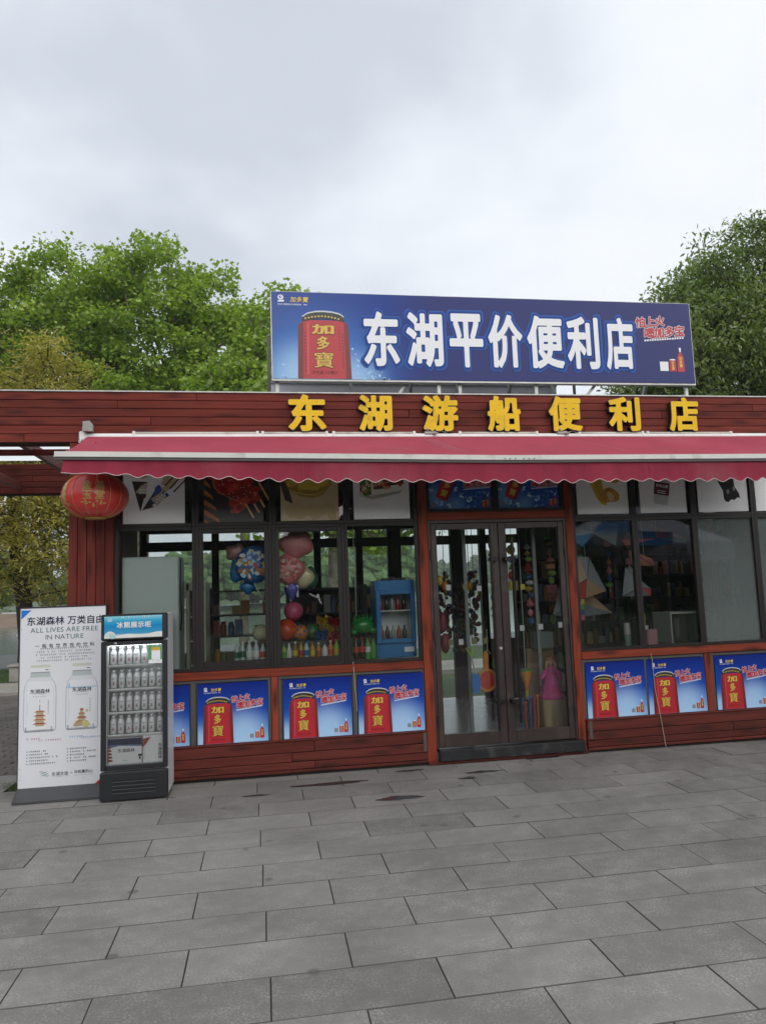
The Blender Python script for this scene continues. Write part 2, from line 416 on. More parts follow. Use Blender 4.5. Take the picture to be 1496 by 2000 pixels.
m_steel = M('galvanised_steel', (.42,.42,.40), .45, .6, var=.2, scale=8)
m_grey = M('grey_trim', (.062,.058,.058), .5, var=.1, scale=4)
m_black = M('black_plastic', (.011,.012,.015), .38, var=.1, scale=9, bump=.12, bscale=300)
m_pblue = M('print_blue', (.02,.09,.4), .4); m_pwhite = M('print_white', (.74,.75,.78), .4); m_pred = M('print_red', (.42,.012,.022), .38)
m_pdred = M('print_dark_red', (.16,.008,.012), .4); m_pgold = M('print_gold', (.62,.42,.06), .4); m_pblack = M('print_black', (.018,.018,.02), .4)
m_pgrey = M('print_grey', (.22,.23,.25), .4); m_pcyan = M('print_pale_blue', (.32,.55,.8), .4); m_psilver = M('print_silver', (.5,.52,.55), .35)
m_pgreen = M('print_green', (.05,.2,.14), .45); m_porange = M('print_orange', (.5,.12,.02), .4); m_ppink = M('print_pink', (.55,.25,.3), .4)

# ------------------------------------------------------------------ terrain, lake
g = MB()
ys = [-120,-60,-30,-12,-4,2,6,10,14,18,20.3,20.6,24,40,80,160,262,268,290,400,700,1500,3500]
zs = [-.06]*10+[-.06,-1.6,-2.2,-3,-3,-3,-3,.2,1.0,2.5,6,9,12]
xs = [-3500,-1500,-600,-200,-80,-30,-12,-6,-2,2,6,12,30,80,200,600,1500,3500]
v = [(x, y, z) for y, z in zip(ys, zs) for x in xs]; n_ = len(xs)
g.add(v, [(j*n_+i, j*n_+i+1, (j+1)*n_+i+1, (j+1)*n_+i) for j in range(len(ys)-1) for i in range(n_-1)])
m_earth = M('grassy_earth', (.045,.075,.02), .9, var=.4, scale=1.5, bump=.6, bscale=12, dirt=(.12,.09,.05), dscale=.8, dlo=.6, dhi=.8)
obj('ground', g, m_earth, loc=(0,0,0), kind='structure')
m_lake = M('lake_water', (.11,.15,.12), .12, bump=.5, bscale=1.2, scale=.4, stretch=(.35,1,1), spec=.5, var=.1)
obj('lake', MB().add([(-3500,20.45,-.62),(3500,20.45,-.62),(3500,285,-.62),(-3500,285,-.62)], [(0,1,2,3)]), m_lake, loc=(0,20,-.62), kind='structure')
m_conc = M('pale_concrete', (.30,.28,.25), .8, var=.15, scale=2.5, bump=.2, bscale=40, dirt=(.2,.19,.16), dscale=1.2, dlo=.5, dhi=.8)
q = MB().box(-60,60,14.6,20.4,-1.5,-.02); obj('promenade', q, M('grey_promenade', (.16,.165,.16), .8, var=.12, scale=2, bump=.2), loc=(0,14.6,-.02), kind='structure')
q = MB(); q.add([(-30,12.0,-.03),(-2,7.6,-.03),(-2,10.4,-.03),(-30,15.5,-.03)], [(0,1,2,3)]); 
q2 = MB(); q2.add([(-14,8.9,-.03),(-4.75,8.2,-.03),(9,8.0,-.03),(9,10.6,-.03),(-5.6,10.6,-.03),(-14,11.6,-.03)], [tuple(range(6))])
obj('path', q2, m_conc, loc=(-4,9,-.03), kind='structure')
obj('kerb', MB().bar((-14,8.8,-.02),(-4.75,8.1,-.02),.14,.12).bar((-4.75,8.1,-.02),(9,7.9,-.02),.14,.12), m_conc, loc=(-4,8,0), kind='structure')
# brick walk beside the shop: small setts, joined
bw = MB(); m_sett = M('grey_brown_sett', (.115,.10,.088), .85, var=.25, scale=6, bump=.3, dirt=(.06,.06,.045), dscale=1.5, dlo=.5, dhi=.75)
yy = .42; row = 0
while yy < 8.0:
    xx = -7.6+(row % 2)*.11
    while xx < -1.9:
        bw.box(xx+.004, xx+.211, yy+.004, yy+.101, -.06, -.02+random.uniform(-.004,.003), ch=.006); xx += .215
    yy += .105; row += 1
bwk = obj('brick_walk', MB().add([(-8,.3,-.045),(-1.85,.3,-.045),(-1.85,8.05,-.045),(-8,8.6,-.045)], [(0,1,2,3)]), M('sett_joint', (.03,.03,.022), .9), loc=(-5,3,-.04), kind='structure')
obj('sett_paving', bw, m_sett, bwk, kind='stuff')
# ------------------------------------------------------------------ pavement of long granite slabs
pv = obj('pavement', MB().add([(-9,-12,-.022),(12,-12,-.022),(12,.3,-.022),(-9,.3,-.022)], [(0,1,2,3)]), M('joint_sand', (.05,.047,.043), .95, var=.3, scale=30), loc=(0,0,-.02), kind='structure')
def slabmat():
    m = M('granite_slab', (.182,.174,.162), .72, var=.07, scale=2.2, bump=.12, bscale=160, rnd=.22)
    t = m.node_tree; n = t.nodes; l = t.links; b = n['Principled BSDF']; src = b.inputs['Base Color'].links[0].from_socket
    tc = n.new('ShaderNodeTexCoord'); ge = n.new('ShaderNodeNewGeometry')
    def noi(sc_, det, vec):
        q = n.new('ShaderNodeTexNoise'); q.inputs['Scale'].default_value = sc_; q.inputs['Detail'].default_value = det; q.inputs['Roughness'].default_value = .7; l.new(vec, q.inputs[0]); return q
    a = noi(85, 5, ge.outputs['Position']); c = noi(4.5, 5, ge.outputs['Position']); s = noi(1.1, 4, ge.outputs['Position'])
    # bright scuffed speckle in patches
    r1 = n.new('ShaderNodeMapRange'); r1.inputs[1].default_value = .45; r1.inputs[2].default_value = .60; l.new(a.outputs[0], r1.inputs[0])
    r2 = n.new('ShaderNodeMapRange'); r2.inputs[1].default_value = .38; r2.inputs[2].default_value = .66; r2.inputs[4].default_value = .8; l.new(c.outputs[0], r2.inputs[0])
    mu = n.new('ShaderNodeMath'); mu.operation = 'MULTIPLY'; l.new(r1.outputs[0], mu.inputs[0]); l.new(r2.outputs[0], mu.inputs[1])
    m1 = n.new('ShaderNodeMixRGB'); l.new(mu.outputs[0], m1.inputs[0]); l.new(src, m1.inputs[1]); m1.inputs[2].default_value = (.40,.385,.355,1)
    r3 = n.new('ShaderNodeMapRange'); r3.inputs[1].default_value = .42; r3.inputs[2].default_value = .68; r3.inputs[4].default_value = .6; l.new(s.outputs[0], r3.inputs[0])
    m2 = n.new('ShaderNodeMixRGB'); l.new(r3.outputs[0], m2.inputs[0]); l.new(m1.outputs[0], m2.inputs[1]); m2.inputs[2].default_value = (.11,.103,.093,1)
    # round dark gum spots
    vo = n.new('ShaderNodeTexVoronoi'); vo.inputs['Scale'].default_value = 2.6; l.new(ge.outputs['Position'], vo.inputs[0])
    r4 = n.new('ShaderNodeMapRange'); r4.inputs[1].default_value = .06; r4.inputs[2].default_value = .10; r4.inputs[3].default_value = .7; r4.inputs[4].default_value = 0; l.new(vo.outputs['Distance'], r4.inputs[0])
    m3 = n.new('ShaderNodeMixRGB'); l.new(r4.outputs[0], m3.inputs[0]); l.new(m2.outputs[0], m3.inputs[1]); m3.inputs[2].default_value = (.085,.08,.078,1)
    l.new(m3.outputs[0], b.inputs['Base Color'])
    return m
m_slab = slabmat()
m_joint = M('slab_edge_grime', (.085,.08,.074), .9)
_slab = MB().box(-.3782,.3782,-.1735,.1735,-.03,0,ch=.0024); _slab.m = [0 if i == 5 else 1 for i in range(len(_slab.f))]
_slabs = [mesh(_slab, [m_slab, m_joint], 'slab')]
nsl = 0; extra = MB(); cands = []
for k in range(-2, 25):
    y1 = -.168-.352*k+.352; yc = y1-.176
    off = -.10-.0255*(yc)+(.38 if k % 2 == 0 else 0.)
    for i in range(-12, 16):
        xc = off+.76*i+.38
        if yc > .15 and xc > -2.1: continue
        if not (-8.5 < xc < 11): continue
        dist = math.hypot(xc, yc+7.22); ahead = (xc*.163+(yc+7.22)*.987)
        side = abs(xc*.987-(yc+7.22)*.163)
        vis = ahead > 1.9 and side < ahead*.57+.5
        cands.append((0 if vis else 1, dist, xc, yc))
cands.sort()
for vflag, dist, xc, yc in cands:
    if nsl < 290:
        o = piece('slab', _slabs[0], pv, (xc, yc, random.uniform(-.002, .0015))); o.rotation_euler = (random.gauss(0,.0012), random.gauss(0,.0009), random.gauss(0,.0016)); nsl += 1
    else: extra.box(xc-.3775, xc+.3775, yc-.1735, yc+.1735, -.03, 0, ch=.0022)
obj('slab_paving', extra, m_slab, pv, kind='stuff')
# wet patches by the wall
m_wet = M('spilled_water_on_stone', (.035,.033,.032), .18, spec=.5)
def blotch(cx, cy, rx, ry, seed, z=.0035):
    r = random.Random(seed); n = 22; ph = [r.uniform(0,6.28) for _ in range(4)]
    return [(cx+rx*math.cos(t)*(1+.22*math.sin(2*t+ph[0])+.16*math.sin(5*t+ph[1])+.1*math.sin(9*t+ph[3])), cy+ry*math.sin(t)*(1+.2*math.sin(3*t+ph[2])+.12*math.sin(7*t+ph[0])), z) for t in [6.283*k/n for k in range(n)]]
for cx, cy, rx, ry, sd, lb in ((.56,-.42,.30,.045,1,'long thin dark wet stain on slabs before the middle poster'),(1.33,-.17,.13,.03,2,'small wet stain on slabs just left of the doorstep'),(1.08,-1.05,.16,.06,3,'round wet stain on slabs in front of the door posts'),(1.98,-.42,.15,.04,4,'ragged wet stain on slabs below the doorstep'),(1.78,-.60,.09,.03,5,'small ragged wet stain a step out from the doorstep'),(2.72,-.06,.22,.04,6,'black wet patch against the foot of the doorstep'),(-.1,-.62,.1,.022,7,'thin dark drip stain on slabs beside the cooler')):
    P = blotch(cx, cy, rx, ry, sd)
    obj('wet_stain', MB().add(P, [tuple(range(len(P)))]), m_wet, label=lb, cat='stain')
# grass strip along the edge of the slabs
def grass(name, n, fx, label):
    V = np.zeros((n*3,3)); 
    for i in range(n):
        x, y, z = fx(); h = random.uniform(.03,.085); a = random.uniform(0,6.28); wd = .006
        V[i*3] = (x-wd*math.cos(a), y-wd*math.sin(a), z); V[i*3+1] = (x+wd*math.cos(a), y+wd*math.sin(a), z); V[i*3+2] = (x+random.gauss(0,.02), y+random.gauss(0,.02), z+h)
    mb = MB(); mb.v = [tuple(p) for p in V]; mb.f = [(3*i,3*i+1,3*i+2) for i in range(n)]; mb.m = [0]*n
    return obj(name, mb, m_gr, loc=(0,0,0), label=label, cat='grass', kind='stuff')
m_gr = M('grass_blade', (.06,.12,.02), .7, var=.3, scale=5)
grass('grass', 9000, lambda: (random.uniform(-7,-1.85), random.uniform(.28,.46) if random.random() < .8 else random.uniform(.4,.6), -.05), 'short grass growing between the slabs and the brick walk')
grass('grass', 14000, lambda: (random.uniform(-12,-4.5), random.uniform(11.0,14.4), -.06), 'lawn strip between the pale path and the promenade')

# ------------------------------------------------------------------ the shop
K = thing('shop_kiosk', 'long single storey kiosk clad in red stained boards with dark framed windows', 'kiosk', (1.9, 0, 0))
XL, XR, YB = -1.385, 6.78, 3.5
FR = [3.71, 3.628, 3.547, 3.465, 3.382, 3.299, 3.216]
_pc = {}
def plank(name, L_, h, t, mat, axis=0):
    k = (round(L_,3), round(h,3), t, mat.name)
    if k not in _pc:
        _pc[k] = mesh(MB().box(-L_/2,L_/2,-t/2,t/2,-h/2,h/2,ch=.004) if axis == 0 else MB().box(-h/2,h/2,-t/2,t/2,-L_/2,L_/2,ch=.004), mat, name)
    return _pc[k]
def clad_row(x0, x1, z0, z1, yc, mat, joints, t=.02, name='plank'):
    js = [x0]+[j for j in joints if x0 < j < x1]+[x1]
    for a, b in zip(js[:-1], js[1:]):
        o = piece(name, plank(name, b-a-.003, z1-z0-.0042, t, mat), K, ((a+b)/2, yc+random.uniform(-.0016,.0016), (z0+z1)/2))
obj('fascia_backing', MB().box(-5.3, 7.4, .0, .10, 3.214, 3.706), m_back, K)
for i in range(6):
    js = {0:(-.62+.0,2.0,4.6),1:(-1.36,.55,3.1,5.4),2:(-3.2,1.5,4.3),3:(-1.05,2.55,5.9),4:(-3.4,.62,3.4),5:(-2.2,2.2,4.9)}[i]
    clad_row(-5.3, 7.4, FR[i+1], FR[i], -.0105, m_fascia, js)
obj('flashing', MB().box(-5.32,7.42,-.035,.14,3.707,3.722,ch=.003), m_steel, K)
# rear fascia and pergola bars on the left
obj('rear_fascia_backing', MB().box(-5.3,7.4,3.34,3.44,3.19,3.62), m_back, K)
for i in range(5): clad_row(-5.3, 7.4, 3.205+i*.083, 3.288+i*.083, 3.329, m_fascia, (-4.1+.5*i, .7-.3*i, 4.1))
m_bar = M('red_bar', (.13,.026,.02), .5, var=.2, scale=4)
for x in (-2.33,-3.25,-4.2,-5.2):
    piece('pergola_bar', plank('pergola_bar', 3.2, .1, .055, m_bar), K, (x, 1.7, 3.30)).rotation_euler = (0,0,math.pi/2)
m_milky = bpy.data.materials.new('milky_translucent_sheet'); m_milky.use_nodes = True; _pn = m_milky.node_tree.nodes; _pn.remove(_pn['Principled BSDF'])
_pt = _pn.new('ShaderNodeBsdfTranslucent'); _pt.inputs[0].default_value = (.75,.78,.78,1); m_milky.node_tree.links.new(_pt.outputs[0], _pn['Material Output'].inputs[0])
obj('added_pergola_sheet', MB().add([(-5.2,.16,3.66),(-1.86,.16,3.66),(-1.86,3.3,3.66),(-5.2,3.3,3.66)], [(0,1,2,3)]), m_milky, K)  # translucent sheet added so the gap under the fascia reads white
piece('pergola_rail', plank('pergola_rail', 3.5, .06, .05, m_fascia), K, (-3.55, .62, 3.245))
piece('pergola_rail', plank('pergola_rail', 3.5, .05, .05, m_fascia), K, (-3.55, .14, 3.236))
# left corner upright: five vertical boards, and its twin at the far ends
for x0, x1, y0 in ((-1.797,-1.388,0),(6.98,7.39,0),(-5.29,-4.88,0)):
    obj('upright_core', MB().box(x0+.012,x1-.012,.012,.40,0,3.214), m_back, K)
    wd = (x1-x0)/5
    for i in range(5):
        piece('upright_board', plank('upright_board', 3.214, wd-.005, .022, m_pil, 2), K, (x0+wd*(i+.5), .0+random.uniform(-.0015,.0015), 1.607))
    for sx in (x0+.006, x1-.006):
        for i in range(4): obj('side_board', MB().box(sx-.008,sx+.008,.016+.097*i,.108+.097*i,0,3.214,ch=.003), m_pil, K)
# roof, ceiling, floor, side walls
obj('roof', MB().box(-1.78,7.38,.12,3.33,3.22,3.34), M('roof_membrane', (.18,.18,.18), .9), K)
obj('ceiling', MB().box(-1.76,7.36,.11,3.32,3.06,3.18), M('dark_ceiling', (.10,.095,.085), .8), K)
m_floor = M('shop_floor_tile', (.17,.175,.17), .25, var=.12, scale=3)
obj('floor', MB().box(-1.78,7.38,.02,3.5,-.3,.115), m_floor, K)
m_inw = M('inner_wall', (.16,.08,.06), .7, var=.2, scale=3)
obj('side_wall', MB().box(-1.79,-1.72,.41,3.32,.115,3.06), m_inw, K)
obj('side_wall', MB().box(7.32,7.385,.41,3.32,.115,3.06), m_inw, K)
# --- front windows
def window(x0, x1, z0, z1, gm, rail=.032, yf=.012, inner=False, name='window'):
    f = MB()
    f.box(x0,x0+rail,yf,yf+.06,z0,z1,ch=.003); f.box(x1-rail,x1,yf,yf+.06,z0,z1,ch=.003)
    f.box(x0+rail,x1-rail,yf+.001,yf+.059,z0,z0+rail,ch=.003); f.box(x0+rail,x1-rail,yf+.001,yf+.059,z1-rail,z1,ch=.003)
    o = obj(name, f, m_alu, K)
    a, b, c, d = x0+rail-.004, x1-rail+.004, z0+rail-.004, z1-rail+.004
    if inner:
        s = MB(); r = .045
        s.box(a,a+r,yf+.01,yf+.045,c,d,ch=.003); s.box(b-r,b,yf+.01,yf+.045,c,d,ch=.003); s.box(a+r,b-r,yf+.011,yf+.044,c,c+.06,ch=.003); s.box(a+r,b-r,yf+.011,yf+.044,d-.045,d,ch=.003)
        obj('sash', s, m_alu, o); a += r-.004; b -= r-.004; c += .056; d -= .041
    obj('pane', MB().add([(a,yf+.028,c),(b,yf+.028,c),(b,yf+.028,d),(a,yf+.028,d)], [(0,1,2,3)]), gm, o)
    return o
UP = [(-1.385,-.645),(-.645,.095),(.095,.83),(.83,1.548)]
LOW = [(-1.385,-.645,0),(-.645,.082,1),(.082,.80,1),(.80,1.548,0)]
for a, b in UP: window(a, b, 2.395, 3.214, m_glass)
for a, b, s in LOW: window(a, b, 1.008, 2.395, m_glass, inner=bool(s))
RW = [(3.205,3.91),(3.91,4.607),(4.607,5.325),(5.325,6.04),(6.04,6.78)]
for i, (a, b) in enumerate(RW):
    window(a, b, 2.398, 3.214, m_glass); window(a, b, 1.012, 2.398, m_frost if i >= 2 else m_glass, .034)
for a, b in ((1.645,2.381),(2.381,3.12)): window(a, b, 2.487, 3.214, m_glass)
# --- timber posts and beams
def timber(name, x0, x1, z0, z1, y0=-.012, y1=.085, m=None, parent=None):
    return obj(name, MB().box(x0,x1,y0,y1,z0,z1,ch=.005), m or (m_post if z1-z0 > x1-x0 else m_beam), parent or K)
timber('post', 1.549, 1.644, .02, 3.214); timber('post', 3.121, 3.204, .02, 3.214); timber('post', 6.781, 6.979, .02, 3.214)
timber('beam', -1.386, 1.547, .931, 1.007); timber('beam', 3.206, 6.779, .935, 1.011); timber('beam', 1.646, 3.119, 2.405, 2.486)
for a, b in ((.050,.117),(4.576,4.657),(6.05,6.12)): timber('short_post', a, b, .322, .930, y0=-.009)
for a, b, s in ((-1.386,.049,0),(.118,1.547,0),(3.206,4.575,0),(4.658,6.049,0),(6.121,6.779,0)):
    obj('infill_panel', MB().box(a,b,.03,.06,.30,.931), m_grey, K)
    obj('panel_trim', MB().box(a,b,.005,.03,.901,.930,ch=.003).box(a,b,.005,.03,.3,.331,ch=.003).box(a,a+.03,.006,.03,.331,.901,ch=.003).box(b-.03,b,.006,.03,.331,.901,ch=.003), m_grey, K)
for a, b in ((.83,.875),(-.70,-.65),(3.885,3.93),(5.33,5.38)): obj('panel_mullion', MB().box(a,b,.004,.03,.331,.901,ch=.003), m_grey, K)
# --- base boards
BZ = [.318,.214,.128,.058,.026]
for x0, x1 in ((-1.386,1.548),(3.205,6.98)):
    obj('base_core', MB().box(x0+.01,x1-.01,.0,.3,0,.30), m_back, K)
    obj('base_ledge', MB().box(x0,x1,-.04,.02,.3195,.333,ch=.004), m_base, K)
    for i in range(4):
        h = BZ[i]-BZ[i+1]
        for a, b in ((x0, x0+1.62), (x0+1.62, x1)) if i % 2 else ((x0, x1-1.1), (x1-1.1, x1)):
            piece('base_board', plank('base_board', b-a-.003, h-.006, .024, m_base), K, ((a+b)/2, -.022+random.uniform(-.0015,.0015), (BZ[i]+BZ[i+1])/2))
obj('base_board', MB().box(1.55,3.205,-.042,.0,.004,.036,ch=.004), m_base, K)
for x in (1.525,3.245): obj('base_end', MB().box(x-.018,x+.018,-.036,-.01,.14,.318,ch=.003), m_grey, K)
# --- double door
obj('doorstep', MB().box(1.662,3.16,-.075,.30,.037,.142,ch=.006), M('black_step_metal', (.02,.021,.023), .35, .3, var=.3, scale=6, dirt=(.09,.085,.08), dscale=7, dlo=.55, dhi=.75), K)
obj('door_frame', MB().box(1.646,1.672,-.004,.085,.144,2.404,ch=.003).box(3.096,3.119,-.004,.085,.144,2.404,ch=.003).box(1.672,3.096,-.003,.084,2.372,2.404,ch=.003), m_door, K)
def leaf(x0, x1, hs):
    z0, z1 = .152, 2.368; so, sm = .058, .082
    l_, r_ = (so, sm) if hs > 0 else (sm, so)
    d = MB(); y0, y1 = .0, .05
    d.box(x0,x0+l_,y0,y1,z0,z1,ch=.004); d.box(x1-r_,x1,y0,y1,z0,z1,ch=.004); d.box(x0+l_,x1-r_,y0+.001,y1-.001,z1-.062,z1,ch=.004); d.box(x0+l_,x1-r_,y0+.001,y1-.001,z0,z0+.125,ch=.004)
    o = obj('door_leaf', d, m_door, K)
    obj('pane', MB().add([(x0+l_-.004,.025,z0+.12),(x1-r_+.004,.025,z0+.12),(x1-r_+.004,.025,z1-.058),(x0+l_-.004,.025,z1-.058)], [(0,1,2,3)]), m_glass, o)
    xh = x1-.105 if hs > 0 else x0+.115
    h = MB().tube([(xh,-.075,.36),(xh,-.075,2.2)], .017, 10)
    for z in (.57,1.99): h.box(xh-.02 if hs < 0 else xh-.012, (x1-.03) if hs > 0 else xh+.012, -.085,.0, z-.02, z+.02, ch=.004) if hs > 0 else h.box(x0+.03, xh+.014, -.085, .0, z-.02, z+.02, ch=.004)
    obj('handle', h, M('dark_handle', (.018,.013,.012), .3, .4), o)
    for z in (.42,1.25,2.05): obj('hinge', MB().tube([(x0-.004 if hs > 0 else x1+.004,-.012,z-.055),(x0-.004 if hs > 0 else x1+.004,-.012,z+.055)], .011, 8), m_black, o)
    return o
lf = leaf(1.675, 2.381, 1); leaf(2.387, 3.093, -1)
lk = obj('lock', MB().lathe([(.017,0),(.017,.006),(.012,.01)], (0,0,0), 14), m_steel, lf)
lk.rotation_euler = (math.pi/2,0,0); lk.location = Vector((2.352,-.001,1.09))-Vector(K.location)
# the lock was built at the origin: undo the root shift in its mesh
for v_ in lk.data.vertices: v_.co += Vector(K.location)
# --- back wall: glazed
ob = MB()
for x in (-1.70,-.72,.72,1.33,1.80,2.75,3.2,3.95,4.5,5.4,6.4,7.25):
    wd = .10 if x not in (1.80,2.75,3.95) else .2
    obj('rear_post', MB().box(x,x+wd,3.36,3.47,.115,3.19,ch=.004), m_alu, K)
obj('rear_rail', MB().box(-1.7,7.3,3.37,3.46,2.37,2.50,ch=.004), m_alu, K); obj('rear_rail', MB().box(-1.7,7.3,3.371,3.459,2.62,2.66), m_alu, K)
for a, b in ((-1.7,1.9),(3.2,7.3)):
    obj('rear_dado', MB().box(a,b,3.38,3.45,.115,.95), m_inw, K)
obj('added_partition', MB().box(3.78,7.3,3.27,3.35,.115,3.06), M('added_partition_dark',(.022,.024,.024),.7,var=.2,scale=3), K)  # dark wall added to keep the right windows dark behind their reflections
obj('rear_header', MB().box(-1.7,7.3,3.38,3.45,2.66,3.19), m_back, K)
m_rglass = glass('rear_glass', (.90,.955,.93))
_rx = (-1.60,-.72,.72,1.33,1.80,2.75,3.2,3.95,4.5,5.4,6.4,7.25)
for a, b in zip(_rx[:-1], _rx[1:]):
    obj('rear_pane', MB().add([(a,3.415,.13),(b,3.415,.13),(b,3.415,2.66),(a,3.415,2.66)], [(0,1,2,3)]), m_rglass, K)
# ------------------------------------------------------------------ raised gilt characters on the fascia
m_gold = M('yellow_letter_face', (.74,.47,.008), .5, var=.1, scale=5, dirt=(.45,.28,.02), dscale=9, dlo=.58, dhi=.85, spec=.25)
m_side = M('black_letter_return', (.012,.012,.012), .45); m_rim = M('letter_edge_trim', (.2,.16,.07), .4, .3)
GX = [(.267,.645),(.967,1.315),(1.624,2.0),(2.31,2.675),(2.978,3.349),(3.649,4.014),(4.341,4.698)]
GN = ['东','湖','游','船','便','利','店']
GP = ['meaning east, the one nearest the lantern end','meaning lake, next to the one meaning east','meaning tour, between lake and boat','meaning boat, in the middle of the seven','meaning handy, between boat and profit','meaning profit, between handy and shop','meaning shop, the one farthest from the lantern']
for (x0, x1), ch, ps in zip(GX, GN, GP):
    z0, z1 = 3.306, 3.686
    t = thing('sign_character', f'raised yellow fascia character {ps}', 'sign character', ((x0+x1)/2, -.05, z0), 'yellow characters on the fascia')
    a = MB(); put_text(a, ch, 0, 0, 1, -.088, 0, d=.044, res=84, back=.066, box=(x0,x1,z0,z1), ms=1); obj('return', a, [m_rim, m_side], t)
    b = MB(); put_text(b, ch, 0, 0, 1, -.0905, 0, d=.036, res=84, box=(x0+.004,x1-.004,z0+.004,z1-.004)); obj('face', b, m_gold, t)
# ------------------------------------------------------------------ roof sign
SX0, SX1, SZ0, SZ1, SY = .134, 5.003, 3.985, 4.948, .40
S = thing('roof_sign', 'long blue roof sign with big white characters and a red can at its left', 'sign', ((SX0+SX1)/2, SY, 3.34))
m_sb = grad('printed_blue_sheet', [(0,(.05,.09,.30)),(.25,(.016,.045,.24)),(.36,(.024,.034,.155)),(1,(.034,.040,.145))], 'X', SX0-2.5685, SX1-2.5685, .38,
            glow=[(.66-2.5685, 3.95-3.34, 1.15, (.07,.25,.66), .9), (.45-2.5685, 3.98-3.34, .62, (.45,.66,.86), .75), (1.0-2.5685,3.95-3.34,.5,(.5,.7,.9),.6)])
obj('face_sheet', MB().box(SX0,SX1,SY-.005,SY,SZ0,SZ1), m_sb, S)
obj('frame', MB().box(SX0-.012,SX1+.012,SY+.001,SY+.06,SZ0-.022,SZ0+.02,ch=.003).box(SX0-.012,SX1+.012,SY+.001,SY+.06,SZ1-.02,SZ1+.008,ch=.003).box(SX0-.012,SX0+.02,SY+.002,SY+.059,SZ0+.02,SZ1-.02,ch=.003).box(SX1-.02,SX1+.012,SY+.002,SY+.059,SZ0+.02,SZ1-.02,ch=.003).box(SX0+.02,SX1-.02,SY+.003,SY+.05,4.43,4.47), m_steel, S)
obj('back_sheet', MB().box(SX0+.02,SX1-.02,SY+.008,SY+.014,SZ0+.02,SZ1-.02), M('sign_backing',(.3,.3,.3),.6,.3), S)
for x in (.18,1.95,2.02+.17,3.08,4.93): obj('post', MB().box(x-.02,x+.02,SY+.062,SY+.10,3.34,4.3,ch=.003), m_steel, S)
for x, dx in ((.10,-.0),(1.72,-.05),(2.9,-.06),(3.55,.3),(4.62,-.1)): obj('brace', MB().bar((x+dx,1.15,3.34),(x,SY+.1,4.5),.035,.035), m_steel, S)
for x0, x1 in ((1.30,1.62),(3.45,3.85)): obj('brace', MB().bar((x0,SY+.12,3.55),(x1,SY+.12,4.03),.03,.03), m_steel, S)
CH = '东湖平价便利店'
CB = [(1.118,1.508),(1.59,2.00),(2.075,2.46),(2.52,2.92),(2.975,3.405),(3.45,3.835),(3.915,4.26)]
o1, o2, o3 = MB(), MB(), MB()
for ci_, (ch, (x0, x1)) in enumerate(zip(CH, CB)):
    for mb, d, gx, y in ((o1,.072,.045,SY-.008),(o2,.053,.025,SY-.011),(o3,.031,0,SY-.015)):
        put_text(mb, ch, 0, 0, 1, y-.0003*ci_, 0, d=d, res=90, box=(x0-gx,x1+gx,4.135-gx,4.752+gx))
obj('character_glow', o1, M('sign_light_blue', (.035,.10,.36), .5, spec=.2), S); obj('character_outline', o2, M('sign_mid_blue', (.012,.055,.26), .5, spec=.2), S); obj('characters', o3, m_pwhite, S)

def canart(mb, x0, x1, z0, z1, y, base=0):
    """printed drinks can: mats order base+0 red,1 dark red,2 black,3 silver,4 gold, 5 deep red"""
    w_ = x1-x0; h = z1-z0; X = lambda u: x0+u*w_; Z = lambda v: z0+v*h
    mb.flat([(X(.0),Z(0)),(X(1),Z(0)),(X(.985),Z(.35)),(X(.965),Z(.72)),(X(.95),Z(.80)),(X(.86),Z(.86)),(X(.12),Z(.86)),(X(.03),Z(.79)),(X(.02),Z(.70)),(X(.012),Z(.35))], y, base)
    mb.flat([(X(.0),Z(0)),(X(.1),Z(0)),(X(.12),Z(.78)),(X(.13),Z(.85)),(X(.03),Z(.79)),(X(.02),Z(.70))], y-.0012, base+1)
    mb.flat([(X(.9),Z(0)),(X(1),Z(0)),(X(.965),Z(.72)),(X(.95),Z(.80)),(X(.88),Z(.84))], y-.0012, base+1)
    mb.flat([(X(.1+.8*k/12),Z(.835+.045*math.sin(math.pi*k/12))) for k in range(13)]+[(X(.88),Z(.905)),(X(.8),Z(.95)),(X(.65),Z(.975)),(X(.5),Z(.983)),(X(.35),Z(.978)),(X(.2),Z(.95)),(X(.1),Z(.9))], y-.0014, base+2)
    up = [(.1,.9),(.2,.95),(.35,.978),(.5,.983),(.65,.975),(.8,.95),(.88,.905)]
    mb.flat([(X(u),Z(v)) for u, v in up]+[(X(u),Z(v+.022)) for u, v in up[::-1]], y-.0016, base+3)
    for k in range(11):
        u = .16+.62*k/10; mb.disc(X(u), Z(.885+.035*math.sin(math.pi*k/10)), w_*.02, h*.014, y-.0026, base+4, 6)
    mb.flat([(X(.17),Z(.05)),(X(.2),Z(.05)),(X(.22),Z(.82)),(X(.19),Z(.83))], y-.0026, base+6)
    for i, (ch, u0, u1, v0, v1) in enumerate((('加',.27,.69,.655,.80),('多',.36,.60,.425,.625),('寶',.31,.66,.16,.39))):
        for mi_, dy, dd, ex in ((base+5,-.0026,.045,.015),(base+4,-.0036,(.030,.022,.004)[i],0)):
            put_text(mb, ch, 0, 0, 1, y+dy, mi_, d=dd, res=48, box=(X(u0)-ex*w_,X(u1)+ex*w_,Z(v0)-ex*w_,Z(v1)+ex*w_))
    for k in range(12):
        mb.disc(X(.145), Z(.12+.05*k), w_*.018, h*.013, y-.0026, base+5, 5); mb.disc(X(.85), Z(.16+.045*k), w_*.018, h*.012, y-.0026, base+5, 5)
        if k < 7: mb.disc(X(.79), Z(.42+.05*k), w_*.014, h*.012, y-.0026, base+5, 5)
    put_text(mb, '净含量 310毫升', (x0+x1)/2, Z(.07), w_*.075, y-.0026, base+5, align='C')
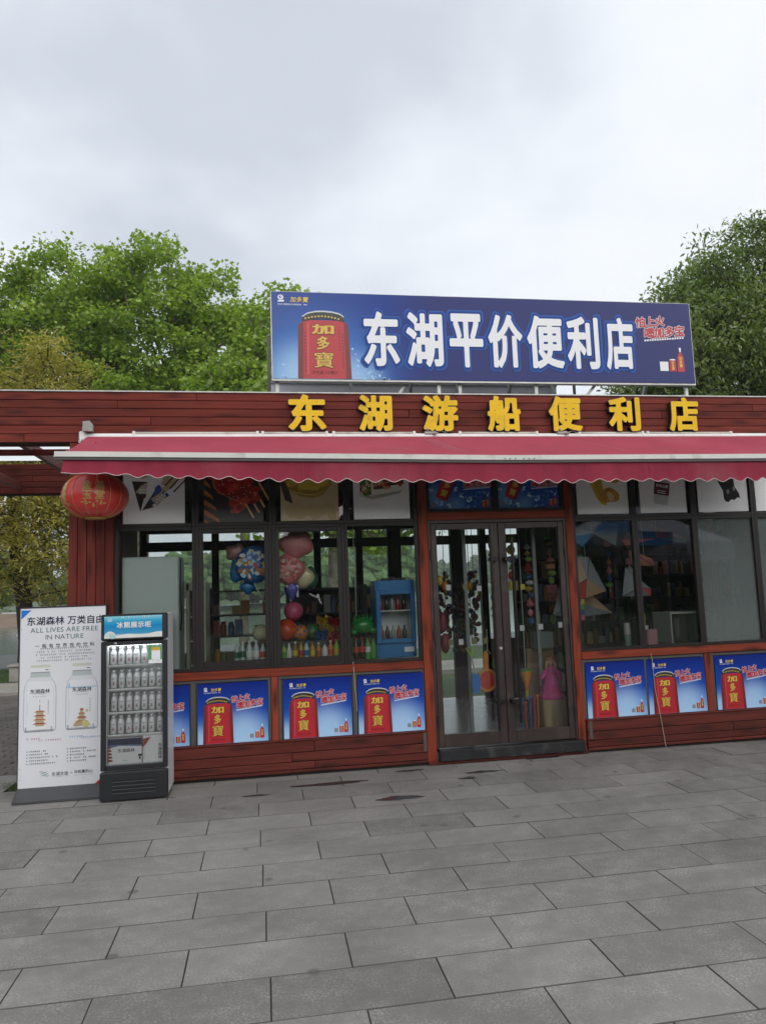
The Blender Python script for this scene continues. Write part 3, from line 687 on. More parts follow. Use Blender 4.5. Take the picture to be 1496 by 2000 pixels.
canm = [m_pred, m_pdred, m_pblack, m_psilver, m_pgold, m_pdred, M('print_can_sheen', (.55,.06,.08), .35)]
def slogan(mb, x, z, s, y, mr, mw, rot=.10):
    """two slanted lines: red characters with a white surround"""
    c, n = math.cos(rot), math.sin(rot)
    for tx, dx, dz, k in (('怕上火',0,1.02*s,.95),('喝加多宝',.62*s,0,1.0)):
        X, Z = x+dx*c-dz*n, z+dx*n+dz*c
        put_text(mb, tx, X, Z, s*k, y, mw, d=.07, res=34, rot=rot, shear=.14, track=-.05)
        put_text(mb, tx, X, Z, s*k, y-.0015, mr, d=.034, res=48, rot=rot, shear=.14, track=-.05)
def slogan_tail(mb, x, z, s, y, mw, rot=.10, seed=3):
    c, n = math.cos(rot), math.sin(rot)
    for k in range(16):
        dx, dz = .62*s+s*.235*k, -.32*s
        X, Z = x+dx*c-dz*n, z+dx*n+dz*c
        mb.flat([(X,Z),(X+s*.17,Z+s*.17*n),(X+s*.17,Z+s*.17),(X,Z+s*.15)], y, mw)
def minis(mb, x, z, h, y, mr, mw, mg):
    """small bottle and small can"""
    b = [(0,0),(.26,0),(.29,.1),(.27,.62),(.17,.8),(.17,.93),(.10,.93),(.10,.8),(.0,.62),(-.02,.1)]
    mb.flat([(x+u*h,z+v*h) for u, v in b], y, mr); mb.flat([(x+.09*h,z+.9*h),(x+.18*h,z+.9*h),(x+.18*h,z+h),(x+.09*h,z+h)], y-.001, mw)
    mb.flat([(x+.10*h,z+.82*h),(x+.17*h,z+.82*h),(x+.17*h,z+.9*h),(x+.10*h,z+.9*h)], y-.0012, mw)
    mb.flat([(x-.36*h,z+.02*h),(x-.08*h,z+.02*h),(x-.08*h,z+.5*h),(x-.36*h,z+.5*h)], y, mr); mb.disc(x-.22*h,z+.5*h,.13*h,.03*h,y-.001,mw,10)
    put_text(mb, '加多寶', x+.06*h, z+.5*h, h*.15, y-.002, mg, d=.03, res=24, vertical=True, track=.0)
    put_text(mb, '加多寶', x-.275*h, z+.33*h, h*.12, y-.002, mg, d=.03, res=24, vertical=True, track=.0)
def logo(mb, x, z, s, y, mw, mg):
    mb.disc(x+.2*s,z+.55*s,.2*s,.18*s,y,mw,14); mb.disc(x+.2*s,z+.57*s,.11*s,.09*s,y-.001,len_blue,12); mb.disc(x+.24*s,z+.57*s,.05*s,.05*s,y-.002,mw,8)
    mb.flat([(x,z+.22*s),(x+.42*s,z+.22*s),(x+.44*s,z+.36*s),(x+.03*s,z+.34*s)], y, mw)
    put_text(mb, '加多寶', x+.85*s, z+.25*s, s*.42, y, mg, d=.02, res=28, shear=.1)
    marks(mb, x, x+2.2*s, z-.02*s, s*.12, y, mw, seed=4)
art = MB(); len_blue = 7; y = SY-.008
canart(art, .40, .975, SZ0+.005, 4.742, y)
logo(art, .20, 4.80, .155, y, 8, 9)
slogan(art, 4.315, 4.515, .135, y, 10, 8, .085); slogan_tail(art, 4.315, 4.515, .135, y, 8, .085)
minis(art, 4.80, 4.12, .29, y, 0, 8, 9)
art.flat([(4.575,4.13),(4.68,4.13),(4.68,4.24),(4.575,4.24)], y, 8)
_r = random.Random(5)
for k in range(90):
    a = _r.uniform(0,math.pi); rr = _r.uniform(.34,.62); cx, cz = .69+rr*math.cos(a)*1.15, 3.99+abs(rr*math.sin(a))*.75*_r.random()
    if .39 < cx < .985 or cx < .16: continue
    rad = _r.choice((.005,.006,.008,.012,.016)); art.disc(cx, cz, rad, rad*_r.uniform(.7,1.2), y+.001, 11, 7)
obj('print', art, canm+[M('sign_blue_dot',(.04,.09,.32),.4), m_pwhite, m_pgold, m_pred, m_pcyan], S)
# pale boxed panel lying behind the sign on the roof
P = thing('roof_panel', 'low pale lilac panel with steel edges lying on the roof behind the sign', 'panel', (1.9, 1.0, 3.34))
obj('sheet', MB().box(.10,3.55,1.0,1.06,3.34,4.105), M('pale_lilac_sheet', (.80,.78,.86), .5, var=.06, scale=2), P)
obj('edge', MB().box(.09,3.56,.985,1.075,4.106,4.135,ch=.004), m_steel, P)
for x in (1.08,2.35,3.53): obj('rib', MB().bar((x-.05,.975,4.13),(x+.04,.975,3.6),.03,.03), m_white, P)

# ------------------------------------------------------------------ lower posters
def lower_poster(loc, label, src=None):
    if src: return clone(src, loc, label)
    W, H_ = .652, .556
    x0, z0 = loc[0]-W/2, loc[2]; y = loc[1]
    m = grad('printed_drink_poster', [(0,(.22,.42,.68)),(.2,(.06,.20,.55)),(.5,(.008,.058,.36)),(1,(.004,.016,.19))], 'Z', 0, H_, .3, glow=[(.09,.07,.36,(.45,.65,.88),.75),(-.31,.04,.2,(.5,.68,.88),.6)])
    t = obj('drink_poster', MB().box(x0,x0+W,y,y+.004,z0,z0+H_), m, loc=loc, label=label, cat='poster', group='square drink posters under the windows')
    a = MB(); yy = y-.0015; U = lambda u: x0+u*W; V = lambda v: z0+v*H_
    canart(a, U(.075), U(.505), z0+.002, V(.775), yy)
    logo(a, U(.09), V(.84), .075, yy, 8, 9)
    slogan(a, U(.485), V(.555), .0655, yy, 10, 8, .13); slogan_tail(a, U(.485), V(.555), .0655, yy, 8, .13)
    minis(a, U(.885), V(.055), .128, yy, 0, 8, 9)
    a.flat([(U(.735),V(.065)),(U(.79),V(.065)),(U(.79),V(.13)),(U(.735),V(.13))], yy, 12)
    a.flat([(U(.71),V(.16)),(U(.76),V(.25)),(U(.785),V(.15))], yy, 11)
    r = random.Random(2)
    for k in range(26): a.disc(U(r.uniform(.55,.72)), V(r.uniform(.08,.22)), .0028, .003, yy, 11, 5)
    obj('print', a, canm+[M('poster_blue_dot',(.01,.05,.3),.4), m_pwhite, m_pgold, m_pred, m_pcyan, m_pgrey], t)
    return t
PL = [(-.308,'square blue can poster under the sliding window, nearest the cooler but one'),(.492,'square blue can poster right of the short post under the sliding window'),(1.21,'square blue can poster under the pane with the blue fridge'),(3.567,'square blue can poster beside the right door post'),(4.245,'square blue can poster crossed by the thin white cable'),(5.018,'square blue can poster under the first filmed pane'),(5.72,'square blue can poster under the second filmed pane'),(-1.035,'square blue can poster mostly hidden behind the drinks cooler')]
p0 = None
for x, lb in PL:
    o = lower_poster((x, -.0015 if p0 is None else -.0015, .338), lb, p0)
    if p0 is None: p0 = o
# ------------------------------------------------------------------ upper posters behind the glass
m_sheet = M('white_poster_sheet', (.83,.84,.86), .4, var=.03, scale=2)
def sheet(name, x0, x1, z0, z1, label, m=None, y=.0335):
    return obj(name, MB().box(x0,x1,y,y+.003,z0,z1), m or m_sheet, loc=((x0+x1)/2,y,z0), label=label, cat='poster')
yp = .0322
def bl(mb, cx, cz, r, mi, seed, y=yp, el=1., n=12, rot=0):
    mb.nb = getattr(mb, 'nb', 0)+1; y = y-1.1e-5*(mb.nb % 70)
    q = random.Random(seed); ph = q.uniform(0,6)
    pts = []
    for k in range(n):
        t = 6.283*k/n; rr = r*(1+.18*math.sin(2*t+ph)+.12*math.sin(3*t+2*ph)); a, b = rr*math.cos(t)*el, rr*math.sin(t)
        pts.append((cx+a*math.cos(rot)-b*math.sin(rot), cz+a*math.sin(rot)+b*math.cos(rot)))
    mb.flat(pts, y, mi)
# 1 cones
t = sheet('snack_poster', -1.315, -.742, 2.43, 3.0, 'white poster of two dark wafer cone snacks behind the pane above the lantern')
a = MB(); tip1, tip2 = (-1.155,2.545), (-1.14,2.56)
a.flat([tip1,(-1.235,2.845),(-1.085,2.835)], yp, 0); a.flat([(-1.205,2.73),(-1.105,2.72),(-1.085,2.835),(-1.15,2.80)], yp-.001, 1); a.flat([(-1.19,2.68),(-1.11,2.68),(-1.1,2.72),(-1.2,2.715)], yp-.001, 2)
a.flat([tip2,(-.985,2.81),(-.885,2.70)], yp, 3); a.flat([(-1.06,2.67),(-1.0,2.60),(-.915,2.70),(-.97,2.73)], yp-.001, 1); a.flat([(-1.02,2.78),(-.985,2.81),(-.95,2.75),(-1.03,2.70)], yp-.0015, 4); a.flat([tip2,(-1.08,2.65),(-1.03,2.59)], yp-.0015, 0)
for k in range(9): bl(a, -1.22+.018*k, 2.90+.012*math.sin(k), .022, 5, k)
for k in range(22):
    u = k/22; bl(a, -.94+.14*u+.03*math.sin(k*2.4), 2.78+.13*u+.045*math.cos(k*1.9), .026, 5, k+20, yp-.0003*(k % 3))
for k in range(3): a.flat([(-.93+.04*k,2.80-.03*k),(-.92+.04*k,2.79-.03*k),(-.80+.04*k,2.93-.035*k),(-.81+.04*k,2.935-.035*k)], yp-.003, 0)
for k in range(8): a.disc(-1.16+.02*(k % 4), 2.76-.03*(k//4), .009,.012, yp-.002, 6, 7); a.disc(-1.0+.024*(k % 4), 2.665+.02*(k % 4)-.028*(k//4), .009,.012, yp-.002, 6, 7)
obj('print', a, [M('p_choc',(.025,.012,.018),.4), M('p_cream',(.5,.42,.33),.4), M('p_brown',(.06,.02,.02),.4), M('p_navy',(.02,.04,.14),.4), M('p_blue2',(.03,.09,.35),.4), M('p_wafer',(.55,.45,.27),.5), m_pwhite], t)
# 2 meat skewers on black
t = sheet('snack_poster', -.562, .008, 2.43, 3.0, 'black poster of glossy red meat skewers behind the pane', M('poster_black',(.012,.010,.009),.35))
a = MB(); q = random.Random(4)
for k in range(5):
    x = -.56; z = 2.86-.10*k; a.flat([(x,z),(x+.05+.028*k,z-.055-.012*k),(x+.065+.028*k,z-.095-.012*k),(x,z-.055)], yp+.0005, 2)
for k in range(4):
    x, z = -.17+.055*k, 2.60+.05*k; a.flat([(x-.03,z+.06),(x-.02,z+.075),(x+.09,z-.125),(x+.075,z-.135)], yp, 3)
for k in range(95):
    u = q.random(); w2 = q.uniform(-.14,.14); x = -.40+.27*u+w2*.85; z = 2.95-.34*u+w2*.55
    if x > -.02 or x < -.53 or z > 2.98: continue
    bl(a, x, z, q.uniform(.022,.042), q.choice((0,0,0,1,1,4)), k, yp-.0008-.00004*k, 1.5, 10, q.uniform(-.6,.6))
for k in range(30):
    u = q.random(); w2 = q.uniform(-.12,.12); x = -.40+.26*u+w2*.85; z = 2.94-.32*u+w2*.55
    if -.5 < x < -.05: a.disc(x, z, .009, .004, yp-.0062, 5, 6, q.uniform(-.5,.5))
a.tube([(-.47+.0*s, yp-.002, 2.93-.12*s) if s < 1 else (-.47+.05*(s-1)**2, yp-.002, 2.81-.08*(s-1)) for s in [0,.5,1,1.5,2,2.5,3,3.5]], .003, 4, 3)
obj('print', a, [M('p_meat',(.36,.018,.014),.3), M('p_meat2',(.20,.010,.009),.3), M('p_woodstrip',(.38,.13,.04),.5), M('p_stick',(.62,.42,.2),.5), M('p_meat3',(.52,.05,.03),.3), M('p_gloss',(.8,.45,.4),.3)], t)
# 3 yellow crisps in a bowl on cream cloth
t = sheet('snack_poster', .178, .752, 2.43, 3.0, 'cream poster of a bowl of yellow crisps behind the pane', grad('poster_cream',[(0,(.62,.52,.36)),(.5,(.55,.44,.25)),(1,(.45,.36,.18))],'Z',0,.5,.4))
a = MB(); q = random.Random(9)
a.flat([(.18,3.0),(.18,2.80),(.22,2.64),(.30,2.60),(.2,3.0)], yp+.0008, 3)
for k in range(9): bl(a, .28+.05*k, 2.53+.03*math.sin(k*2.1), .05, 4, k, yp+.0006, 1.6, 10, q.uniform(0,3))
a.flat([(.19,2.98),(.20,2.86),(.27,2.73),(.38,2.67),(.50,2.655),(.60,2.69),(.68,2.78),(.72,2.92),(.72,2.98)], yp, 2)
for k in range(16):
    x = .25+.026*k; z = 2.74+.02*q.random()+.13*abs((k-7.5)/8)**2+(.09 if k % 2 else .03)
    bl(a, x, z, q.uniform(.045,.06), q.choice((0,1,0)), k, yp-.0008-.0003*k, 1.75, 12, q.uniform(-.5,.9)); 
for k in range(8): bl(a, .30+.05*k, 2.90+.03*q.random(), .05, k % 2, k+50, yp-.0065-.0002*k, 1.5, 12, q.uniform(-.6,.8))
a.tube([(.26+.035*k, yp-.009, 2.745-.055*math.sin(min(1,k/7)*1.57)+(.0 if k < 7 else .012*(k-7))) for k in range(11)], .006, 5, 1)
obj('print', a, [M('p_crisp',(.62,.48,.05),.45), M('p_crisp2',(.50,.36,.03),.45), M('p_bowl',(.36,.24,.04),.5), M('p_shadow',(.05,.03,.02),.5), M('p_fold',(.50,.38,.20),.5)], t)
# 4 lunch box
t = sheet('snack_poster', .905, 1.478, 2.432, 3.0, 'white poster of a plastic lunch tray with three dishes behind the pane')
a = MB(); q = random.Random(3)
a.flat([(.955,2.98),(.985,2.72),(1.03,2.64),(1.10,2.628),(1.38,2.685),(1.43,2.73),(1.44,2.79),(1.40,2.98)], yp, 0)
a.flat([(.99,2.70),(1.03,2.65),(1.10,2.635),(1.38,2.692),(1.42,2.735),(1.40,2.72),(1.08,2.668)], yp-.0008, 1)
for cx, cz, wx, wz, ms in ((1.03,2.80,.045,.12,(2,2,5,3)),(1.20,2.80,.075,.055,(3,4,3,5)),(1.35,2.86,.06,.075,(4,6,4)),(1.15,2.93,.06,.03,(6,5)),(1.27,2.94,.03,.03,(4,6))):
    a.flat([(cx-wx-.012,cz-wz-.012),(cx+wx+.012,cz-wz),(cx+wx+.012,cz+wz+.012),(cx-wx-.012,cz+wz+.012)], yp-.001, 6)
    for k in range(26): bl(a, cx+q.uniform(-wx,wx), cz+q.uniform(-wz,wz), q.uniform(.012,.022), q.choice(ms), k, yp-.0012-.0001*k, 1.4, 8, q.uniform(0,3))
obj('print', a, [M('p_tray',(.78,.77,.72),.35), M('p_trayside',(.42,.40,.36),.35), M('p_veg',(.07,.22,.03),.5), M('p_shrimp',(.60,.22,.10),.4), M('p_sauce',(.35,.05,.02),.4), M('p_onion',(.62,.6,.4),.5), M('p_darkdish',(.10,.03,.018),.5)], t)
# 5 prawn tempura roll, 6 water bottle, 7 cola bottle, 8 plain
t = sheet('snack_poster', 3.285, 3.865, 2.44, 3.0, 'white poster of a yellow corn dog shaped snack behind the pane by the door post')
a = MB(); q = random.Random(8)
a.flat([(3.40,2.97),(3.43,2.80),(3.50,2.62),(3.56,2.545),(3.62,2.53),(3.60,2.65),(3.57,2.85),(3.60,2.97)], yp, 0)
for k in range(4): a.flat([(3.43+.03*k,2.95),(3.445+.03*k,2.95),(3.55+.015*k,2.58),(3.54+.015*k,2.58)], yp-.001, 1)
bl(a, 3.655, 2.635, .095, 2, 3, yp-.0015, 1., 16); bl(a, 3.665, 2.625, .042, 3, 5, yp-.0025, 1., 12); bl(a, 3.72, 2.86, .085, 2, 6, yp-.0015, 1., 16); bl(a, 3.715, 2.86, .04, 3, 7, yp-.0025)
for k in range(50): 
    c = ((3.655,2.635),(3.72,2.86))[k % 2]; t_ = q.uniform(0,6.28); a.disc(c[0]+.068*math.cos(t_), c[1]+.068*math.sin(t_), .010, .008, yp-.003, q.choice((0,4,1)), 6)
obj('print', a, [M('p_yel',(.66,.46,.04),.45), M('p_yel2',(.42,.25,.02),.45), M('p_orange',(.60,.27,.03),.45), M('p_pale',(.68,.52,.28),.45), M('p_red3',(.45,.10,.02),.45)], t)
t = sheet('snack_poster', 4.0, 4.54, 2.44, 3.0, 'white poster of a clear water bottle with dark red label behind the pane')
a = MB(); rot = -.16; C0 = (4.235, 2.53)
def rp(pts): return [(C0[0]+u*math.cos(rot)-v*math.sin(rot)*1.0, C0[1]+u*math.sin(rot)+v*math.cos(rot)) for u, v in pts]
a.flat(rp([(-.075,0),(.075,0),(.085,.03),(.085,.40),(-.085,.40),(-.085,.03)]), yp, 0); a.flat(rp([(-.088,.105),(.088,.105),(.088,.245),(-.088,.245)]), yp-.001, 1)
a.flat(rp([(-.07,.30),(0,.385),(.07,.30)]), yp-.001, 2); a.flat(rp([(-.05,.33),(0,.41),(.05,.33)]), yp-.0014, 2)
put_text(a, '农夫山泉', C0[0]-math.sin(rot)*.19, C0[1]+.19*math.cos(rot), .036, yp-.002, 3, d=.03, res=28, rot=rot, align='C')
for k in range(2):
    z = .145-.02*k; a.flat(rp([(-.05,z),(.05,z),(.05,z+.007),(-.05,z+.007)]), yp-.002, 3)
for k in range(3): a.flat(rp([(-.07,.02+.026*k),(.07,.02+.026*k),(.07,.026+.026*k),(-.07,.026+.026*k)]), yp-.001, 4)
a.flat(rp([(-.085,.44),(.085,.44),(.085,.455),(-.085,.455)]), yp-.001, 2)
obj('print', a, [M('p_clear',(.56,.58,.6),.2), M('p_maroon',(.10,.010,.018),.4), M('p_ink',(.02,.03,.035),.4), m_pwhite, M('p_ridge',(.45,.47,.49),.3)], t)
t = sheet('snack_poster', 4.68, 5.28, 2.44, 3.0, 'white poster of a dark cola bottle with red label behind the pane')
a = MB(); rot = .30; C0 = (5.10, 2.56)
a.flat(rp([(-.09,.02),(-.06,0),(-.02,.018),(.02,.0),(.06,.016),(.09,.0),(.098,.05),(.075,.14),(.095,.24),(.09,.42),(-.09,.42),(-.095,.24),(-.075,.14),(-.098,.05)]), yp, 0)
a.flat(rp([(-.094,.262),(.094,.262),(.092,.42),(-.092,.42)]), yp-.001, 1); a.disc(C0[0]-.055,C0[1]+.10,.016,.026,yp-.001,2); a.disc(C0[0]+.02,C0[1]+.13,.016,.026,yp-.001,2)
a.flat(rp([(-.08,.30),(.0,.315),(.08,.35),(.08,.365),(0,.335),(-.08,.325)]), yp-.002, 3)
obj('print', a, [M('p_cola',(.010,.006,.007),.6,spec=.2), m_pred, M('p_colashine',(.09,.08,.085),.3), m_pwhite], t)
sheet('snack_poster', 5.375, 5.97, 2.44, 3.0, 'plain white poster sheet behind the pane over the second filmed pane')
# two wide posters over the door
def over_door(loc, label, src=None):
    if src: return clone(src, loc, label)
    W, H_ = .658, .46; x0, z0 = loc[0]-W/2, loc[2]
    m = grad('printed_wave_poster', [(0,(.02,.10,.42)),(1,(.015,.06,.30))], 'Z', 0, .46, .3, glow=[(-.25,.13,.2,(.2,.45,.75),.6),(-.05,.03,.16,(.25,.5,.8),.5)], speck=22)
    t = obj('drink_poster', MB().box(x0,x0+W,.0335,.0365,z0,z0+H_), m, loc=loc, label=label, cat='poster', group='wave posters over the door')
    a = MB(); y = yp; rot = -.42; c, s = math.cos(rot), math.sin(rot)
    f = lambda u, v: (x0+.12+u*c-v*s, z0+.10+u*s+v*c)
    a.flat([f(-.065,.02),f(-.05,0),f(.05,0),f(.068,.02),f(.07,.30),f(.05,.34),f(-.05,.34),f(-.07,.30)], y, 0); a.flat([f(.045,.01),f(.068,.02),f(.07,.30),f(.055,.33)], y-.001, 1)
    for i, ch in enumerate('寶多加'): put_text(a, ch, *f(-.032,.045+.088*i), .075, y-.002, 2, d=.03, res=36, rot=rot)
    slogan(a, x0+.315, z0+.215, .078, y, 0, 3, .07)
    slogan_tail(a, x0+.315, z0+.215, .078, y, 3, .07)
    minis(a, x0+.60, z0+.012, .135, y, 0, 3, 2)
    a.flat([(x0+.015,z0+.02),(x0+.065,z0+.02),(x0+.065,z0+.07),(x0+.015,z0+.07)], y, 4)
    r = random.Random(6)
    for cx, cz in ((.12,.06),(.21,.03),(.34,.14),(.42,.09),(.02,.2),(.28,.2)):
        for k in range(7): bl(a, x0+cx+r.uniform(-.022,.022), z0+cz+r.uniform(-.02,.02), r.uniform(.005,.013), 5, k, y-.0003*k, 1., 7)
    obj('print', a, [m_pred, m_pdred, m_pgold, m_pwhite, m_pgrey, M('p_ice',(.42,.62,.82),.4)], t); return t
p1 = over_door((2.016,.0335,2.522), 'blue splash poster with tilted red can over the left door leaf')
over_door((2.752,.0335,2.522), 'blue splash poster with tilted red can over the right door leaf', p1)

# ------------------------------------------------------------------ awning
A = thing('awning', 'long crimson fabric awning with scalloped valance and white front bar', 'awning', (1.7, -.05, 3.28))
m_fab = M('crimson_canvas', (.33,.052,.08), .85, spec=.15, var=.10, scale=2, bump=.15, bscale=220, dirt=(.34,.09,.11), dscale=1.1, dlo=.55, dhi=.85)
AX0, AX1, AY = -1.62, 5.6, -.90
barz = lambda x: 2.942-.014*min(max((x-AX0),0),3.8)
nx, ny = 72, 8; v = []; 
for i in range(nx+1):
    x = AX0+(AX1-AX0)*i/nx
    for j in range(ny+1):
        t_ = j/ny; sag = (-.014+.007*math.sin(x*2.3+1)+.003*math.sin(x*7.1+t_*5))*math.sin(math.pi*t_)
        v.append((x, -.035+(AY+.035)*t_, 3.275+(barz(x)+.012-3.275)*t_+sag))
f = [(i*(ny+1)+j, i*(ny+1)+j+1, (i+1)*(ny+1)+j+1, (i+1)*(ny+1)+j) for i in range(nx) for j in range(ny)]
k = len(v); v2 = [(a_, b_, c_-.004) for a_, b_, c_ in v]; 
obj('canvas', MB().add(v, f).add(v2, [q[::-1] for q in f]), m_fab, A, smooth=True)
cb = MB()
pts = [(AX0-.065+(AX1-AX0+.1)*i/24) for i in range(25)]
cb2 = MB()
for mbx, dz0, dz1, dy0, dy1 in ((cb,-.036,.008,-.032,.03),(cb2,-.060,-.037,-.022,.022)):
    vv = []
    for x in pts: vv += [(x,AY+dy0,barz(x)+dz0),(x,AY+dy0,barz(x)+dz1),(x,AY+dy1,barz(x)+dz1),(x,AY+dy1,barz(x)+dz0)]
    mbx.add(vv, [(4*i+q, 4*i+4+q, 4*i+4+(q+1) % 4, 4*i+(q+1) % 4) for i in range(24) for q in range(4)]+[(0,1,2,3),(99,98,97,96)])
obj('front_bar', cb, M('weathered_white_bar', (.58,.57,.54), .45, var=.08, scale=3, dirt=(.3,.27,.24), dscale=5, dlo=.55, dhi=.8), A); obj('front_bar_groove', cb2, m_grey, A)
cbh = MB()
for i in range(6): cbh.disc(2.18+.05*i+(.03 if i > 2 else 0), barz(2.3)-.026, .008, .006, AY-.0335, 0, 8)
obj('bar_stains', cbh, m_grey, A)
for i_, (xa, xb) in enumerate(((1.62,1.80),(1.66,1.86),(1.70,1.90),(3.13,3.50))):
    sv = []
    for k_ in range(7):
        t_ = .18+.62*k_/6; x_ = xa+(xb-xa)*k_/6; sg = (-.014+.007*math.sin(x_*2.3+1)+.003*math.sin(x_*7.1+t_*5))*math.sin(math.pi*t_)+.001
        zz_ = 3.275+(barz(x_)+.012-3.275)*t_+sg+.0025; yy_ = -.035+(AY+.035)*t_
        sv += [(x_-.006,yy_,zz_),(x_+.006,yy_,zz_)]
    obj('scuff', MB().add(sv, [(2*k_,2*k_+1,2*k_+3,2*k_+2) for k_ in range(6)]), M('canvas_scuff',(.42,.14,.17),.8), A)
# valance: curtain with wavy lower edge and soft folds
nx = 900; nz = 5; v = []; edge = []
drop = lambda x: .112+.04*min(1,max(0,(x-AX0-.35)/1.6))+.012*max(0,(x-1)/4)
for i in range(nx+1):
    x = AX0+(AX1-AX0)*i/nx; ph = (x-AX0)/.168
    low = barz(x)-.062-drop(x)-.0155*(1-math.cos(2*math.pi*ph))*min(1,max(.15,(x-AX0-.15)/.5))*(1+.15*math.sin(x*3.1))
    for j in range(nz+1):
        t_ = j/nz; yv = AY-.004+t_*(.012*math.sin(x*5.1+1.2*math.sin(x*2.2))+.010*math.sin(x*13+2)+.004*math.sin(x*37))-.018*t_*t_
        v.append((x+.02*t_*t_*(1 if x > AX0+.05 else -1)*0-(.012*t_ if i == 0 else 0), yv, barz(x)-.06+(low-barz(x)+.06)*t_))
    edge.append(v[-1])
f = [(i*(nz+1)+j, i*(nz+1)+j+1, (i+1)*(nz+1)+j+1, (i+1)*(nz+1)+j) for i in range(nx) for j in range(nz)]
obj('valance', MB().add(v, f), M('crimson_valance', (.22,.026,.048), .85, spec=.12, var=.14, scale=2.4, stretch=(3,1,.5), bump=.15, bscale=220, dirt=(.24,.07,.085), dscale=1.6, dlo=.55, dhi=.85), A, smooth=True)
obj('piping', MB().tube(edge[::2], .0032, 5), M('white_piping', (.55,.43,.43), .7), A, smooth=True)
for x in (.35,3.6): obj('seam', MB().tube([(x,AY-.012,barz(x)-.065),(x+.002,AY-.02,barz(x)-.065-drop(x))], .002, 4), m_fab, A)
for x in (-1.3,1.9,5.2):
    obj('arm', MB().tube([(x,-.04,3.16),(x+.28,-.45,3.03),(x,AY+.03,barz(x)-.03)], .02, 8), m_white, A)
obj('roller', MB().tube([(AX0-.02,-.045,3.262),(AX1,-.045,3.262)], .034, 12), m_white, A)
obj('end_bracket', MB().box(AX0-.075,AX0-.015,-.09,-.02,3.22,3.31,ch=.01).tube([(AX0-.06,-.05,3.235),(AX0-.06,-.12,3.20)],.012,6), m_white, A)
# floodlight on the corner of the awning
Fl = thing('floodlight', 'small grey floodlight above the left end of the awning', 'lamp', (-1.60,-.02,3.30))
obj('housing', MB().prism([(-1.655,3.305),(-1.565,3.30),(-1.56,3.36),(-1.59,3.40),(-1.65,3.395)], -.13, -.07), M('weathered_lamp', (.30,.29,.27), .5, .3, var=.25, scale=12), Fl)
obj('lens', MB().flat([(-1.645,3.315),(-1.575,3.31),(-1.572,3.355),(-1.595,3.385),(-1.64,3.38)], -.1315), M('lamp_lens', (.22,.22,.2), .15), Fl)
obj('bracket', MB().bar((-1.61,-.072,3.35),(-1.61,-.021,3.33),.03,.03), m_steel, Fl)
# unlit tube lamps under the characters
m_tube = M('off_white_tube', (.56,.53,.47), .45, var=.1, scale=4, dirt=(.3,.27,.22), dscale=8, dlo=.5, dhi=.8)
for i, (a_, b_) in enumerate(((-1.215,-.02),(-.0,.66),(.70,1.55),(2.0,2.86),(3.3,4.05),(4.08,5.09))):
    t = thing('tube_lamp', ['unlit white tube lamp over the lantern end of the awning','unlit white tube lamp under the first yellow character from the lantern','unlit white tube lamp under the second yellow character from the lantern','unlit white tube lamp under the middle yellow character','unlit white tube lamp under the sixth yellow character from the lantern','unlit white tube lamp under the last yellow character from the lantern'][i], 'lamp', ((a_+b_)/2,-.05,3.272), 'tube lamps along the fascia')
    obj('tube', MB().tube([(a_+.02,-.055,3.291),(b_-.02,-.055,3.291)], .0185, 10), m_tube, t, smooth=True)
    obj('end_cap', MB().box(a_,a_+.03,-.078,-.022,3.268,3.314,ch=.006).box(b_-.03,b_,-.078,-.022,3.268,3.314,ch=.006), m_white, t)
for x, lb in ((1.70,'small grey lamp fitting with loose wire under the third yellow character from the lantern'),(3.12,'small grey lamp fitting with loose wire under the fifth yellow character from the lantern')):
    t = thing('lamp_fitting', lb, 'lamp', (x,-.05,3.272))
    obj('body', MB().box(x-.06,x+.06,-.085,-.022,3.275,3.315,ch=.01).tube([(x-.03,-.06,3.30),(x-.03,-.10,3.335)], .012, 8).tube([(x+.035,-.085,3.285),(x+.06,-.11,3.285)], .014, 8), M('lamp_grey', (.36,.35,.33), .5, .2, var=.2, scale=20), t)
    obj('wire', MB().tube([(x+.06,-.05,3.30),(x+.13,-.055,3.32),(x+.2,-.05,3.285),(x+.27,-.05,3.292)], .005, 5), m_white, t)
for x0, lb in ((-1.17,'thin white cable hanging'),): pass
Cb = MB().tube([(3.965,.0,1.02),(3.975,-.02,.90),(3.985,-.018,.6),(4.01,-.045,.3),(4.03,-.05,.1),(4.035,-.06,.012)], .0036, 6)
m_cable = M('beige_cable',(.33,.30,.25),.6)
obj('cable', Cb, m_cable, label='thin white cable running down the wall right of the door', cat='cable')
obj('cable', MB().tube([(.845,-.0,1.03),(.85,-.02,.93),(.853,-.022,.80),(.862,-.02,.70),(.868,-.02,.56)], .0036, 6), m_cable, label='thin white cable hanging by the poster below the blue fridge', cat='cable')

# ------------------------------------------------------------------ lantern
LC = Vector((-1.482,-.36,2.650)); RX, RZ = .284, .196
Ln = thing('lantern', 'round red paper lantern with gold characters hanging below the awning corner', 'lantern', tuple(LC))
def lred():
    m = M('red_lantern_silk', (.62,.035,.036), .3, var=.08, scale=4, spec=.6)
    return m
lb = MB(); nn = 64; hh = 18; v = []
prof = [(.10+.0,RZ*.985)]
for i in range(hh+1):
    p = math.pi*(.10+.80*i/hh); prof.append((RX*math.sin(p)**.85, RZ*math.cos(p)/math.cos(math.pi*.1)))
prof = prof[1:]
for r_, z_ in prof:
    for k in range(nn):
        t_ = 2*math.pi*k/nn; rib = 1-.012*abs(math.sin(t_*8)); v.append((LC.x+r_*rib*math.cos(t_), LC.y+r_*rib*math.sin(t_), LC.z+z_))
lb.add(v, [(i*nn+k, (i+1)*nn+k, (i+1)*nn+(k+1) % nn, i*nn+(k+1) % nn) for i in range(hh) for k in range(nn)])
obj('shade', lb, lred(), Ln, smooth=True)
m_lg = M('lantern_gold', (.60,.40,.10), .35, .4)
